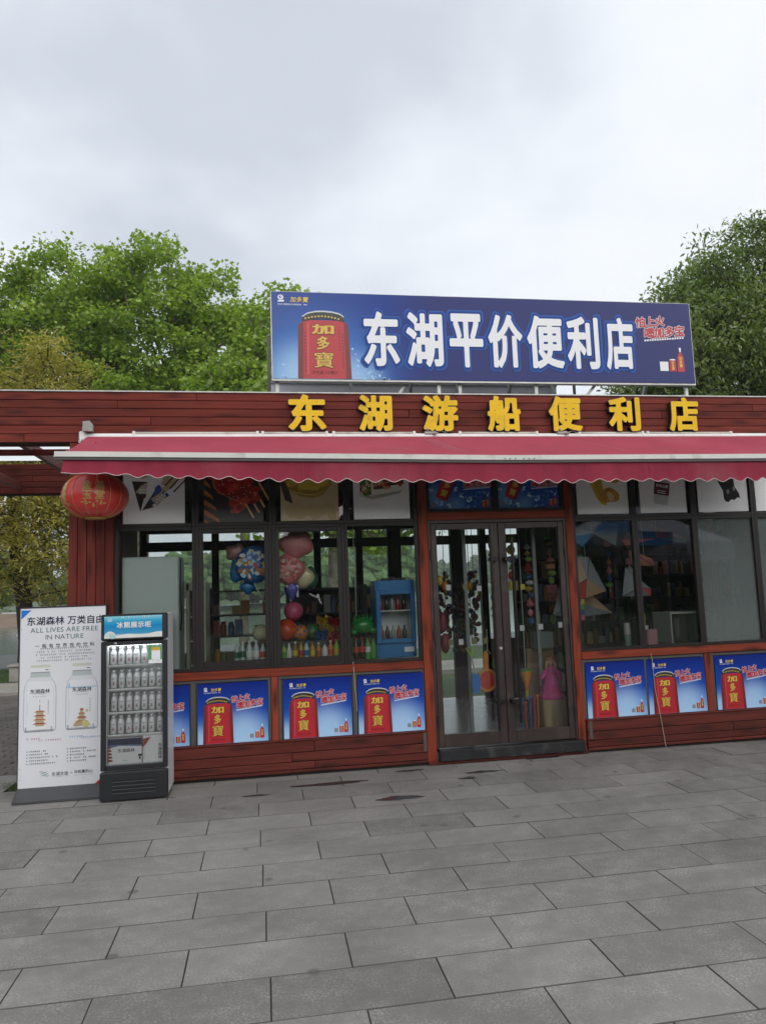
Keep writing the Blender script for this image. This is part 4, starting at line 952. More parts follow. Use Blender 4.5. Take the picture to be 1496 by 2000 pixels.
for k in range(16):
    t_ = 2*math.pi*(k)/16-math.pi/2-.12
    obj('rib', MB().tube([(LC.x+(r_*1.004)*math.cos(t_), LC.y+(r_*1.004)*math.sin(t_), LC.z+z_) for r_, z_ in prof], .0022, 4), m_lg, Ln)
obj('end_ring', MB().lathe([(.085,-.008),(.095,.0),(.085,.012)], (LC.x,LC.y,LC.z-RZ-.004), 20), m_lg, Ln)
obj('end_ring', MB().lathe([(.085,-.008),(.095,.0),(.085,.012)], (LC.x,LC.y,LC.z+RZ-.002), 20), m_lg, Ln)
obj('hanger', MB().tube([(LC.x,LC.y,LC.z+RZ),(LC.x,LC.y,3.15)], .004, 5), m_grey, Ln)
def wrap(th0, zc):
    def fn(x, y, z):
        zz = zc+z; p = math.acos(max(-1,min(1,zz/RZ*math.cos(math.pi*.1)))); r_ = RX*math.sin(p)**.85*1.008+.001
        th = th0+x/RX; return (LC.x+r_*math.cos(th), LC.y+r_*math.sin(th), LC.z+zz)
    return fn
_dirc = math.atan2(-7.22-LC.y, 0-LC.x)
m_lgp = M('lantern_gold_print', (.55,.40,.13), .4, .3)
for th, txt in ((_dirc-.06,('金玉','滿堂')), (_dirc-1.3, ('金玉','滿堂')), (_dirc+1.9, ('金玉','滿堂'))):
    gl = MB()
    for c_, colm in enumerate(txt):
        for r2, ch in enumerate(colm):
            put_text(gl, ch, -.098+c_*.105, .03-r2*.085, .088, 0, 0, d=.022, res=40, fn=wrap(th, 0))
    for k in range(7): 
        for q_ in range(3):
            cx, cz = -.10+.033*k, -.085+.012*math.sin(k*1.7)-.012*q_*(k % 2)
            gl.add([wrap(th,0)(cx+.012*math.cos(a_)*(.6+.4*q_ % 1), 0, cz+.007*math.sin(a_)) for a_ in (0,1,2,3.1,4.2,5.2)], [(0,1,2,3,4,5)])
    obj('gold_characters', gl, m_lgp, Ln)
# ------------------------------------------------------------------ advertising board
BX0, BX1, BY, BZ0, BZ1 = -2.203, -1.445, -.035, .045, 1.672
B = thing('advertising_board', 'white upright advertising board showing two clear bottles beside the cooler', 'board', (-1.82, BY, 0))
obj('sheet', MB().box(BX0+.008,BX1-.008,BY-.004,BY,BZ0,BZ1-.008), M('white_board_print', (.70,.705,.74), .35, var=.02, scale=1), B)
obj('frame', MB().box(BX0,BX0+.008,BY-.008,BY+.02,BZ0,BZ1).box(BX1-.008,BX1,BY-.008,BY+.02,BZ0,BZ1).box(BX0+.008,BX1-.008,BY-.008,BY+.02,BZ1-.008,BZ1+.004).box(BX0+.008,BX1-.008,BY+.002,BY+.012,BZ0,BZ1-.008), m_black, B)
bm = MB(); bm.add([(BX0+.05,BY-.29,.004),(BX1+.012,BY-.29,.004),(BX1+.012,BY-.29,.022),(BX0+.05,BY-.29,.022),(BX0-.004,BY+.02,.004),(BX1+.004,BY+.02,.004),(BX1+.004,BY+.02,.075),(BX0-.004,BY+.02,.075)], [(0,1,2,3),(3,2,6,7),(7,6,5,4),(0,3,7,4),(1,5,6,2),(0,4,5,1)])
obj('stand', bm, M('dark_grey_stand', (.045,.045,.05), .5, var=.15, scale=6), B)
a = MB(); y = BY-.0055; bw_, bh = BX1-BX0, BZ1-BZ0
U = lambda u: BX0+u*bw_; V = lambda v: BZ0+v*bh
a.flat([(U(.02),V(.985)),(U(.135),V(.985)),(U(.02),V(.935))], y, 0); a.flat([(U(.975),V(.01)),(U(.86),V(.01)),(U(.975),V(.055))], y, 1)
put_text(a, '东湖森林', U(.08), V(.925)-.035, .082, y, 2, d=.018, res=40); put_text(a, '万类自由', U(.545), V(.925)-.035, .082, y, 2, d=.018, res=40)
put_text(a, 'ALL LIVES ARE FREE', U(.515), V(.872)-.022, .062, y, 3, align='C', sx=1.02); put_text(a, 'IN NATURE', U(.515), V(.832)-.022, .062, y, 3, align='C', sx=1.02)
put_text(a, '一瓶有世界观的饮料', U(.52), V(.787)-.022, .041, y, 2, align='C', track=.45, d=.008, res=40)
for k, (p, q_) in enumerate(((.24,.80),(.2,.83),(.19,.85),(.25,.78),(.2,.83))): marks(a, U(p), U(q_), V(.762-.0165*k), .016, y, 4, .0185, k)
for bx, mt, kind in ((.245,5,0),(.72,6,1)):
    W = .185
    def b_(pts): return [(U(bx+W*u), V(.315+.37*v)) for u, v in pts]
    rs_ = [(.80,0),(.93,.008),(.99,.03),(1,.06),(1,.58),(.985,.63),(.94,.68),(.86,.725),(.76,.76),(.67,.79),(.61,.82),(.58,.87)]
    out = [(-u_,v_) for u_, v_ in rs_[::-1]]+[(u_,v_) for u_, v_ in rs_]; inn = [(u_*.95+(0 if abs(u_) > .7 else 0),min(.84,max(.03,v_))) for u_, v_ in out]
    a.flat(b_(out), y, 7)
    a.flat(b_(inn), y-.0008, 8)
    for sg in (-1,1): a.flat(b_([(sg*.86,.1),(sg*.80,.1),(sg*.80,.6),(sg*.70,.70),(sg*.76,.70),(sg*.86,.6)]), y-.001, 17)
    a.flat(b_([(-.75,.74),(.75,.74),(.62,.80),(-.62,.80)]), y-.0009, 17)
    a.flat(b_([(-.58,.80),(.58,.80),(.56,.865),(-.56,.865)]), y-.001, 9); a.flat(b_([(-.60,.87),(.60,.87),(.60,.97),(-.60,.97)]), y, 8); a.flat(b_([(-.6,.945),(.6,.945),(.58,.985),(-.58,.985)]), y-.001, 10)
    a.flat(b_([(-.58,.868),(.58,.868),(.58,.88),(-.58,.88)]), y-.0015, 4); a.flat(b_([(.3,.905),(.5,.905),(.5,.915),(.3,.915)]), y-.0015, 2)
    a.flat(b_([(-.9,.012),(.9,.012),(.8,.0),(-.8,.0)]), y-.0015, 4)
    if kind: a.flat(b_([(-.94,.62),(.94,.62),(.94,.635),(-.94,.635)]), y-.0015, 11); a.flat(b_([(-.9,.635),(-.7,.635),(-.78,.70)]), y-.0015, 11)
    cx = U(bx)
    put_text(a, '东湖森林', cx, V(.525), .043, y-.002, 2, d=.012, res=32, align='C')
    marks(a, cx-.05, cx+.05, V(.517), .009, y-.002, 4, .0105, 3); marks(a, cx-.055, cx+.055, V(.503), .011, y-.002, 4, .02, 4)
    # tiered pavilion
    zc = V(.345)
    for k in range(4):
        z0 = zc+.026*k*1.35; w0 = (.062-.004*k) if kind == 0 else (.062-.014*k)
        zz = z0+.014
        a.flat([(cx-w0,zz),(cx-w0*.6,zz+.004),(cx+w0*.6,zz+.004),(cx+w0,zz),(cx+w0*.55,zz+.018),(cx-w0*.55,zz+.018)], y-.002, 12 if (k+kind) % 2 == 0 else 13)
        a.flat([(cx-w0*.6,z0),(cx+w0*.6,z0),(cx+w0*.6,zz+.003),(cx-w0*.6,zz+.003)], y-.0018, 14)
    if kind == 0: a.flat([(cx-.002,zc+.19),(cx+.002,zc+.19),(cx+.003,zc+.14),(cx-.003,zc+.14)], y-.002, 2); a.flat([(cx-.003,zc+.235),(cx+.001,zc+.235),(cx+.001,zc+.21),(cx-.002,zc+.21)], y-.002, 4)
    else:
        bl(a, cx-.03, zc-.002, .026, 14, 3, y-.0022, 1.4); bl(a, cx+.035, zc-.002, .028, 15, 5, y-.0023, 1.3); a.disc(cx+.045, zc+.115, .012, .014, y-.0017, 15); a.flat([(cx-.08,zc-.02),(cx+.09,zc-.02),(cx+.07,zc-.008),(cx-.05,zc-.006)], y-.0021, 11)
    for k in range(9): a.disc(cx+.072, V(.47)-.014*k+.02, .0035, .0045, y-.002, 2, 6)
    for k in range(9): a.disc(cx-.105, V(.47)-.013*k, .002, .004, y-.002, mt, 5)
    marks(a, cx-.05, cx+.06, zc-.045, .011, y-.002, 4, .013, 8)
    for k in range(4): a.flat([(cx+.095,zc-.05+.012*k),(cx+.108,zc-.05+.012*k),(cx+.108,zc-.042+.012*k),(cx+.095,zc-.042+.012*k)], y-.002, 4); a.flat([(cx-.125,zc-.05+.012*k),(cx-.112,zc-.05+.012*k),(cx-.112,zc-.042+.012*k),(cx-.125,zc-.042+.012*k)], y-.002, 4)
marks(a, U(.1), U(.24), V(.272), .017, y, 5, .02, 2); marks(a, U(.235), U(.48), V(.262), .017, y, 5, .02, 3); marks(a, U(.585), U(.72), V(.272), .017, y, 6, .02, 4); marks(a, U(.71), U(.93), V(.265), .017, y, 6, .02, 5)
for k in range(5):
    marks(a, U(.135), U(.31+.035*((k*2) % 5)), V(.205-.0165*k), .014, y, 2, .0162, k+10); a.disc(U(.108), V(.205-.0165*k)+.007, .005,.005, y, 2, 8)
    marks(a, U(.59), U(.78+.035*((k*3) % 6)), V(.208-.0165*k), .014, y, 2, .0162, k+20); a.disc(U(.562), V(.208-.0165*k)+.007, .005,.005, y, 2, 8)
for k in range(3): a.flat([(U(.25+.012*k)+.004*q_, V(.078+.010*(2-k))+.0045*math.sin(q_*.42)) for q_ in range(17)]+[(U(.25+.012*k)+.004*q_, V(.078+.010*(2-k))-.005+.0045*math.sin(q_*.42)) for q_ in range(16,-1,-1)], y, 16)
put_text(a, '东湖文旅', U(.385), V(.074), .036, y, 2, d=.006, res=32); put_text(a, '×', U(.595), V(.076), .034, y, 4); put_text(a, '华和夏的山', U(.64), V(.0785), .032, y, 2, d=.012, res=32)
marks(a, U(.39), U(.57), V(.066), .007, y, 4, .009, 3); marks(a, U(.64), U(.86), V(.066), .007, y, 4, .009, 5)
for u, v in ((.03,.88),(.03,.35),(.03,.12),(.04,.06),(.97,.62),(.75,.05)): a.disc(U(u), V(v), .0035, .003, y, 2, 8)
obj('print', a, [M('b_blue',(.01,.16,.55),.4), m_pred, M('b_navy',(.016,.018,.05),.4), M('b_green',(.03,.12,.10),.4), M('b_grey',(.24,.25,.30),.4), M('b_pink',(.5,.25,.36),.4), M('b_lblue',(.25,.38,.6),.4),
    M('b_bottle_edge',(.42,.44,.48),.4), M('b_bottle',(.715,.72,.75),.35), M('b_neck',(.44,.49,.49),.4), M('b_cap',(.54,.57,.48),.4), M('b_ice',(.36,.52,.70),.4), M('b_roof',(.33,.07,.025),.4), M('b_roof2',(.40,.15,.05),.4), M('b_wall',(.42,.32,.18),.4), M('b_yellow',(.55,.48,.2),.4), M('b_wave',(.12,.22,.25),.4), M('b_sheen',(.63,.65,.68),.4)], B)

# ------------------------------------------------------------------ drinks cooler
FX0, FX1, FY0, FY1, FH = -1.404, -.848, -.475, -.035, 1.588
F = thing('drinks_cooler', 'upright glass door drinks cooler with blue lit header panel outside the shop', 'cooler', (-1.126, -.25, 0))
m_cab = M('cooler_white', (.62,.64,.66), .35, var=.03, scale=2)
m_in = M('cooler_liner', (.70,.72,.73), .4)
obj('cabinet', MB().box(FX0+.012,FX0+.035,FY0+.03,FY1,.03,FH-.006,ch=.006).box(FX1-.035,FX1-.0,FY0+.03,FY1,.03,FH-.006,ch=.006).box(FX0+.036,FX1-.036,FY1-.04,FY1-.001,.03,FH-.007).box(FX0+.036,FX1-.036,FY0+.04,FY1-.041,FH-.03,FH-.008).box(FX0+.036,FX1-.036,FY0+.04,FY1-.041,.20,.29), m_cab, F)
obj('liner', MB().box(FX0+.036,FX0+.042,FY0+.06,FY1-.045,.29,1.33).box(FX1-.042,FX1-.036,FY0+.06,FY1-.045,.29,1.33).box(FX0+.042,FX1-.042,FY1-.052,FY1-.045,.29,1.33).box(FX0+.042,FX1-.042,FY0+.06,FY1-.052,1.325,1.332).box(FX0+.042,FX1-.042,FY0+.06,FY1-.052,.291,.297), m_in, F)
hd = MB().box(FX0,FX1,FY0,FY0+.06,1.362,FH,ch=.008)
hdo = obj('header', hd, m_black, F)
m_head = grad('cooler_header_print', [(0,(.50,.60,.66)),(.14,(.52,.62,.68)),(.2,(.06,.30,.52)),(.55,(.015,.22,.50)),(.8,(.05,.36,.58)),(1,(.25,.58,.72))], 'Z', 1.38, 1.568, .2)
obj('panel', MB().add([(FX0+.028,FY0-.002,1.380),(FX1-.042,FY0-.002,1.380),(FX1-.042,FY0-.002,1.570),(FX0+.028,FY0-.002,1.570)], [(0,1,2,3)]), m_head, hdo)
a = MB(); y = FY0-.0035
sn = [(FX0+.028,1.381)]+[(FX0+.028+.486*k/20, 1.405+.008*math.sin(k*.6+3)+.016*(k/20)**2) for k in range(21)]+[(FX1-.042,1.381)]
a.flat(sn, y, 0); bl(a, FX0+.075, 1.415, .030, 1, 3, y-.001, 1.25); bl(a, FX0+.095, 1.40, .022, 2, 5, y-.002, 1.3)
put_text(a, '冰熊展示柜', (FX0+FX1)/2-.002, 1.472, .056, y-.001, 0, d=.028, res=40, align='C', track=.05)
for k, x in enumerate((.14,.155,.20,.32,.335,.37)): a.flat([(FX0+.028+x,1.569),(FX0+.036+x,1.569),(FX0+.032+x,1.550-.004*(k % 3))], y, 0)
bl(a, FX0+.075, 1.54, .016, 3, 6, y, 1.6)
obj('print', a, [M('h_white',(.70,.70,.66),.3), M('h_snow',(.58,.66,.66),.3), M('h_ice',(.42,.58,.56),.3), M('h_pale',(.3,.55,.68),.3)], hdo)
for x in (FX0+.2,FX0+.06): pass
d = MB(); dz0, dz1 = .262, 1.352
d.box(FX0,FX0+.042,FY0,FY0+.035,dz0,dz1,ch=.005).box(FX1-.042,FX1,FY0,FY0+.035,dz0,dz1,ch=.005).box(FX0+.042,FX1-.042,FY0+.001,FY0+.034,dz0,dz0+.04,ch=.005).box(FX0+.042,FX1-.042,FY0+.001,FY0+.034,dz1-.036,dz1,ch=.005)
do = obj('door', d, m_black, F)
obj('pane', MB().add([(FX0+.04,FY0+.012,dz0+.036),(FX1-.04,FY0+.012,dz0+.036),(FX1-.04,FY0+.012,dz1-.033),(FX0+.04,FY0+.012,dz1-.033)], [(0,1,2,3)]), glass('cooler_glass', (.95,.97,.97), 1.4), do)
obj('badge', MB().box(FX0+.11,FX0+.135,FY0-.004,FY0,dz1-.024,dz1-.008,ch=.003), m_steel, do)
st = MB(); y = FY0+.0095; sx0, sx1, sz0, sz1 = FX1-.158, FX1-.046, 1.150, 1.310
st.flat([(sx0,sz0),(sx1,sz0),(sx1,sz1),(sx0,sz1)], y, 0); st.flat([(sx0,sz0),(sx1,sz0),(sx1,sz0+.032),(sx0,sz0+.032)], y-.001, 1); st.flat([(sx0+.024,sz0+.034),(sx1-.014,sz0+.034),(sx1-.014,sz1-.022),(sx0+.024,sz1-.022)], y-.001, 1); st.flat([(sx0+.024,sz1-.048),(sx1-.014,sz1-.048),(sx1-.014,sz1-.022),(sx0+.024,sz1-.022)], y-.002, 2)
marks(st, sx0+.03, sx1-.02, sz0+.014, .009, y-.002, 3, .011, 3); marks(st, sx0+.02, sx1-.01, sz1-.015, .009, y-.002, 1, .011, 4)
obj('sticker', st, [M('st_green',(.07,.30,.12),.4), m_pwhite, M('st_yellow',(.6,.36,.03),.4), m_pgrey], do)
m_lip = M('slot_lip_grey',(.05,.052,.056),.4)
gr = MB().box(FX0-.004,FX1+.002,FY0-.012,FY0+.05,.012,.250,ch=.010)
go = obj('plinth', gr, m_black, F)
for k in range(4):
    z = .085+.031*k; obj('slot', MB().box(FX0+.10,FX1-.10,FY0-.0145,FY0-.0125,z-.008,z+.008), M('slot_dark',(.003,.003,.003),.7) if k == 0 else bpy.data.materials['slot_dark'], go); obj('slot_lip', MB().box(FX0+.098,FX1-.098,FY0-.022,FY0-.0126,z-.014,z-.008,ch=.002), m_lip, go)
for x in (FX0+.05,FX1-.05): obj('foot', MB().lathe([(.018,.001),(.018,.03)], (x,FY1-.06,0), 10), m_black, F)
SHZ = [.555, .745, .945, 1.150]
for z in SHZ:
    s = MB().box(FX0+.045,FX1-.045,FY0+.068,FY0+.072,z-.014,z-.004)
    for k in range(24): s.box(FX0+.05+.0195*k,FX0+.053+.0195*k,FY0+.068,FY1-.06,z-.007,z-.004)
    for k in range(22): s.box(FX0+.055+.021*k,FX0+.066+.021*k,FY0+.0665,FY0+.068,z-.024,z-.006)
    obj('shelf', s, m_white, F)
m_led = M('cooler_lamp', (.9,.9,.9)); m_led.node_tree.nodes['Principled BSDF'].inputs['Emission Color'].default_value = (.95,.98,1,1); m_led.node_tree.nodes['Principled BSDF'].inputs['Emission Strength'].default_value = 9.0
obj('lamp_strip', MB().box(FX0+.06,FX1-.06,FY0+.062,FY0+.082,1.312,1.324), m_led, F)
for sgn in (FX0+.046, FX1-.05): obj('shelf_rail', MB().box(sgn,sgn+.004,FY0+.08,FY0+.09,.3,1.32), m_white, F)
# bottles in the cooler
m_bot = M('white_aluminium_bottle', (.66,.67,.68), .3); m_cap = M('silver_cap', (.55,.56,.57), .25, .3)
m_marks = [M('bottle_rose',(.28,.04,.07),.5), M('bottle_brown',(.13,.07,.035),.5), m_pblack]
def bottle(x, yb, z, i, label, group):
    t = thing('white_bottle', label, 'bottle', (x, yb, z), group)
    obj('body', bot_me[0], None, t); obj('cap', bot_me[1], None, t); obj('label_print', bot_me[2+(i % 2)], None, t); return t
def latheme(prof, mt, n=14): return mesh(MB().lathe(prof, (0,0,0), n), mt, 'body', smooth=True)
bot_me = [latheme([(.024,0),(.0275,.004),(.0275,.092),(.026,.104),(.018,.122),(.0165,.128)], m_bot), latheme([(.0175,.128),(.0185,.130),(.0185,.152),(.017,.155)], m_cap)]
for mk in m_marks[:2]:
    l_ = MB(); rr = .0282
    def cyl(u0, u1, z0, z1, mi):
        l_.add([(rr*math.sin(u/rr), -rr*math.cos(u/rr), z) for z in (z0, z1) for u in np.linspace(u0, u1, 4)], [(k, k+1, k+5, k+4) for k in range(3)], mi)
    for k in range(4): cyl(-.014+.0078*k, -.0085+.0078*k, .078, .085, 1)
    cyl(-.007,.009,.028,.034,0); cyl(-.005,.007,.036,.044,0); cyl(-.003,.005,.046,.056,0); cyl(.012,.014,.03,.06,1)
    bot_me.append(mesh(l_, [mk, m_pgrey], 'label'))
rows = [('third shelf up',SHZ[2]),('second shelf up',SHZ[1]),('lowest shelf',SHZ[0]),('top shelf',SHZ[3])]
names = {SHZ[0]:'white aluminium bottle on the lowest bottle shelf of the drinks cooler',SHZ[1]:'white aluminium bottle on the second bottle shelf of the drinks cooler',SHZ[2]:'white aluminium bottle on the third bottle shelf of the drinks cooler',SHZ[3]:'white aluminium bottle on the top shelf of the drinks cooler'}
for zi, z in enumerate(SHZ):
    for k in range(7 if z < 1.1 else 5):
        x = FX0+.085+.0645*k
        bottle(x, FY0+.115+random.uniform(-.006,.03), z-.003, 1 if (k > 2 and zi < 3) else 0, names[z], 'bottles on cooler shelf')
        if random.random() < .6: bottle(x+.004, FY0+.20, z-.003, 1, names[z], 'bottles on cooler shelf')
def carton(x0, x1, y0, y1, z0, z1, label, side):
    t = thing('carton', label, 'carton', ((x0+x1)/2, (y0+y1)/2, z0))
    obj('box', MB().box(x0,x1,y0,y1,z0,z1,ch=.002), M('carton_white',(.62,.62,.63),.5,var=.02,scale=3), t)
    a = MB(); y = y0-.0012
    if side == 0:
        a.flat([(x0,z1-.002),(x1,z1-.002),(x1,z1-.075),(x0+.1,z1-.062),(x0,z1-.08)], y, 0); a.flat([(x0,z1-.05),(x1,z1-.06),(x1,z1-.075),(x0+.1,z1-.062),(x0,z1-.08)], y-.0006, 3)
        put_text(a, '东湖森林', (x0+x1)/2+.01, z1-.118, .036, y-.0008, 1, align='C', d=.008, res=28)
        for k in range(5): a.flat([(x0,z0+.02+.028*k),(x0+.045-.004*k,z0+.025+.028*k),(x0+.03-.003*k,z0+.04+.028*k),(x0,z0+.042+.028*k)], y-.0008, 2)
        marks(a, x1-.03, x1-.02, z0+.03, .05, y-.0008, 1); marks(a, x0+.12, x0+.16, z0+.02, .01, y-.0008, 4)
    else:
        for k in range(4): a.flat([(x0,z1-.03-.018*k),(x0+.07-.01*k,z1-.014-.014*k),(x0+.05-.008*k,z1-.034-.014*k),(x0,z1-.046-.018*k)], y, 2)
        put_text(a, '东湖森林', x1-.042, z1-.10, .034, y-.0008, 1, vertical=True, d=.008, res=28)
        for k in range(6): a.disc(x0+.012, z0+.03+.018*k, .003, .006, y-.0008, 4, 6)
    obj('print', a, [M('c_navy',(.03,.035,.07),.4), m_pblack, M('c_red',(.26,.06,.04),.45), M('c_sky',(.10,.14,.26),.4), m_pgrey], t)
carton(FX0+.048,FX0+.330,FY0+.075,FY0+.22,.2995,.515,'white carton with navy top print lying at the bottom of the cooler',0)
carton(FX0+.338,FX1-.048,FY0+.07,FY0+.24,.2995,.528,'white carton with vertical lettering standing at the bottom of the cooler',1)

# ------------------------------------------------------------------ inside the shop
ZF = .116
# counter under the front windows
m_cnt = M('counter_white', (.5,.5,.48), .4, var=.05, scale=3)
c = thing('display_counter', 'low white display counter behind the left shop windows', 'counter', (.4,.3,ZF))
obj('top', MB().box(-.62,1.50,.085,.62,1.005,1.035,ch=.004), m_cnt, c); obj('body', MB().box(-.60,1.48,.10,.58,ZF,1.004), m_cnt, c)
c = thing('display_counter', 'dark display counter behind the right shop windows', 'counter', (4.2,.3,ZF))
obj('top', MB().box(3.26,5.9,.085,.62,1.0,1.03,ch=.004), M('counter_dark',(.05,.045,.04),.4), c); obj('body', MB().box(3.28,5.88,.10,.58,ZF,.999), m_inw, c)
# tall freezer seen from its plain back, and a second glass freezer
t = thing('freezer', 'tall plain pale green freezer standing right behind the left pane', 'freezer', (-1.1,.5,ZF))
m_fz = M('freezer_enamel', (.58,.66,.64), .35, var=.03, scale=2)
obj('cabinet', MB().box(-1.345,-.815,.14,.62,ZF,2.118,ch=.012), m_fz, t); obj('door', MB().box(-1.345,-.815,.625,.66,.2,2.1,ch=.01), m_fz, t)
obj('cord', MB().tube([(-.80,.16,2.1),(-.803,.16,1.7),(-.79,.17,1.55),(-.80,.16,1.4)], .006, 5), m_black, t)
t = thing('freezer', 'cream freezer with dark glass door beside the pale green one', 'freezer', (-.66,.9,ZF))
obj('cabinet', MB().box(-.80,-.765,.66,1.25,ZF,1.86,ch=.006).box(-.80,-.60,.66,1.25,1.78,1.87,ch=.006).box(-.64,-.60,.66,1.25,ZF,1.78,ch=.006).box(-.80,-.60,1.2,1.25,ZF,1.78), M('freezer_cream',(.42,.42,.34),.4), t)
obj('shelf', MB().box(-.76,-.645,.70,1.2,1.50,1.515).box(-.76,-.645,.70,1.2,1.25,1.265).box(-.76,-.645,.70,1.2,1.0,1.015).box(-.76,-.645,.70,1.2,.75,.765), m_white, t)
# shelving racks
m_rack = M('black_rack', (.012,.012,.013), .5)
gcol = [M(f'goods_{i}', c_, .45) for i, c_ in enumerate([(.22,.03,.03),(.04,.07,.18),(.28,.20,.06),(.05,.14,.06),(.22,.22,.21),(.12,.06,.03),(.30,.12,.03),(.09,.09,.1)])]
def rack(x0, x1, y0, y1, zs_, label, seed, fill=.8, back=1):
    t = thing('shelf_rack', label, 'shelves', ((x0+x1)/2,(y0+y1)/2,ZF)); r = random.Random(seed)
    for x in (x0, x1):
        for y in (y0, y1): obj('upright', MB().box(x-.018,x+.018,y-.018,y+.018,ZF,zs_[-1]+.03), m_rack, t)
    if back: obj('added_back_panel', MB().box(x0,x1,y1+.02,y1+.03,zs_[back-1],zs_[-1]), m_rack, t)  # panel added to stop sky shining through the rack
    for z in zs_: obj('shelf', MB().box(x0-.014,x1+.014,y0-.014,y1+.014,z-.02,z), m_rack, t)
    for zi in range(len(zs_)-1):
        z = zs_[zi]; x = x0+.03
        while x < x1-.08:
            wd = r.uniform(.05,.11); h = r.uniform(.10, min(.24, zs_[zi+1]-z-.04))
            if x+wd < x1-.02 and r.random() < fill:
                k = r.randrange(8); tt = r.random()
                lb = f'{["red","navy blue","tan","green","pale grey","brown","orange","dark grey"][k]} {"pack" if tt < .6 else "jar"} on {label.split(" with")[0]}'
                if tt < .6: obj('goods_pack', MB().box(x,x+wd-.008,y0+.01,y0+.11,z+.0005,z+h,ch=.006), gcol[k], label=lb, cat='goods', group='goods on '+label.split(' with')[0])
                else: obj('goods_jar', MB().lathe([(wd*.42,0),(wd*.44,.01),(wd*.44,h*.7),(wd*.3,h*.82),(wd*.32,h)], (x+wd/2,y0+.07,z+.0005), 10), gcol[k], smooth=True, label=lb, cat='goods', group='goods on '+label.split(' with')[0])
            x += wd
    return t
rack(-.62,.08,1.5,1.85,[.3,.62,.94,1.26,1.5,1.78],'black shelf rack behind the sliding window with mixed goods',1,.6,0)
rack(.30,1.28,2.25,2.55,[.3,.6,.9,1.18,1.46,1.78],'wide dark shelf rack in the middle of the shop with packets',2,.95)
rack(1.36,1.62,2.7,2.95,[.3,.6,.9,1.2,1.5,1.78],'narrow dark shelf rack near the door with jars',3,.9)
rack(3.4,4.9,2.2,2.5,[.3,.6,.9,1.2,1.5,1.8,2.1],'tall dark shelf rack behind the right windows with packets',4,.95)
rack(5.1,6.7,2.2,2.5,[.3,.6,.9,1.2,1.5,1.8,2.1],'tall dark shelf rack behind the filmed panes with packets',5,.7)
# blue fridge
t = thing('small_fridge', 'small blue countertop fridge with glass door behind the window', 'fridge', (1.32,.3,1.036))
m_bf = M('bright_blue_enamel', (.012,.16,.42), .35)
z0 = 1.036
obj('cabinet', MB().box(1.115,1.14,.20,.52,z0,1.815,ch=.006).box(1.50,1.526,.20,.52,z0,1.815,ch=.006).box(1.141,1.499,.49,.52,z0,1.81).box(1.141,1.499,.20,.489,1.70,1.815,ch=.004).box(1.141,1.499,.20,.489,z0,1.20,ch=.004), m_bf, t)
dr = obj('door', MB().box(1.118,1.165,.165,.198,1.18,1.715,ch=.004).box(1.475,1.523,.165,.198,1.18,1.715,ch=.004).box(1.166,1.474,.165,.198,1.18,1.225,ch=.004).box(1.166,1.474,.165,.198,1.67,1.715,ch=.004), m_bf, t)
obj('pane', MB().add([(1.16,.18,1.22),(1.48,.18,1.22),(1.48,.18,1.675),(1.16,.18,1.675)], [(0,1,2,3)]), bpy.data.materials['cooler_glass'], dr)
obj('liner', MB().box(1.142,1.498,.482,.488,1.2,1.70).box(1.142,1.147,.22,.48,1.2,1.7).box(1.493,1.498,.22,.48,1.2,1.7), m_in, t)
obj('shelf', MB().box(1.148,1.492,.21,.48,1.50,1.508), m_white, t)
obj('rating_plate', MB().box(1.40,1.50,.1985,.1995,1.085,1.135), m_pwhite, t)
m_jar = [M('bottle_red_drink',(.3,.02,.02),.2), M('bottle_dark_drink',(.03,.015,.012),.15), M('bottle_grey_drink',(.25,.26,.27),.3)]
for zz in (1.2005,1.5085):
    for k in range(5):
        obj('drink_bottle', MB().lathe([(.022,0),(.024,.01),(.024,.09),(.010,.125),(.010,.15)], (1.19+.06*k,.32,zz), 10), m_jar[(k+int(zz*10)) % 3], smooth=True, label='small drink bottle on the '+('lower' if zz < 1.4 else 'upper')+' shelf of the small blue fridge', cat='bottle', group='bottles in the blue fridge')
for k in range(3): obj('small_case', MB().box(1.20+.09*k,1.27+.09*k,.26,.36,1.8155,1.84+.012*(k % 2),ch=.006), m_black, label='small black case lying on top of the blue fridge', cat='case', group='cases on the blue fridge')
# bottles on the window ledge
ZC = 1.0355
m_clear = glass('clear_plastic', (.72,.80,.80), 1.45)
def pet(x, y, h, r, liq, lab, cap, label, group):
    t = thing('plastic_bottle', label, 'bottle', (x,y,ZC), group)
    obj('body', MB().lathe([(r*.85,0),(r,.008),(r,h*.25),(r*.94,h*.3),(r,h*.36),(r,h*.62),(r*.8,h*.74),(r*.36,h*.88),(r*.34,h*.92)], (x,y,ZC), 14), liq, t, smooth=True)
    obj('cap', MB().lathe([(r*.42,h*.92),(r*.43,h*.93),(r*.43,h),(r*.38,h*1.005)], (x,y,ZC), 12), cap, t)
    obj('label_band', MB().lathe([(r*1.02,h*.33),(r*1.025,h*.34),(r*1.025,h*.58),(r*1.02,h*.59)], (x,y,ZC), 14), lab, t)
mk = {n: M('pet_'+n, c_, r_) for n, c_, r_ in (('white',(.62,.62,.62),.4),('red',(.42,.04,.03),.4),('green',(.08,.30,.05),.4),('yellow',(.55,.42,.05),.4),('brown',(.28,.10,.02),.3),('orange',(.48,.16,.02),.3),('blue',(.03,.10,.3),.4),('lime',(.32,.45,.08),.4),('black',(.02,.015,.015),.3),('dgreen',(.02,.10,.06),.35),('cola',(.03,.01,.008),.2),('amber',(.45,.25,.03),.25),('water',(.42,.47,.47),.15))}
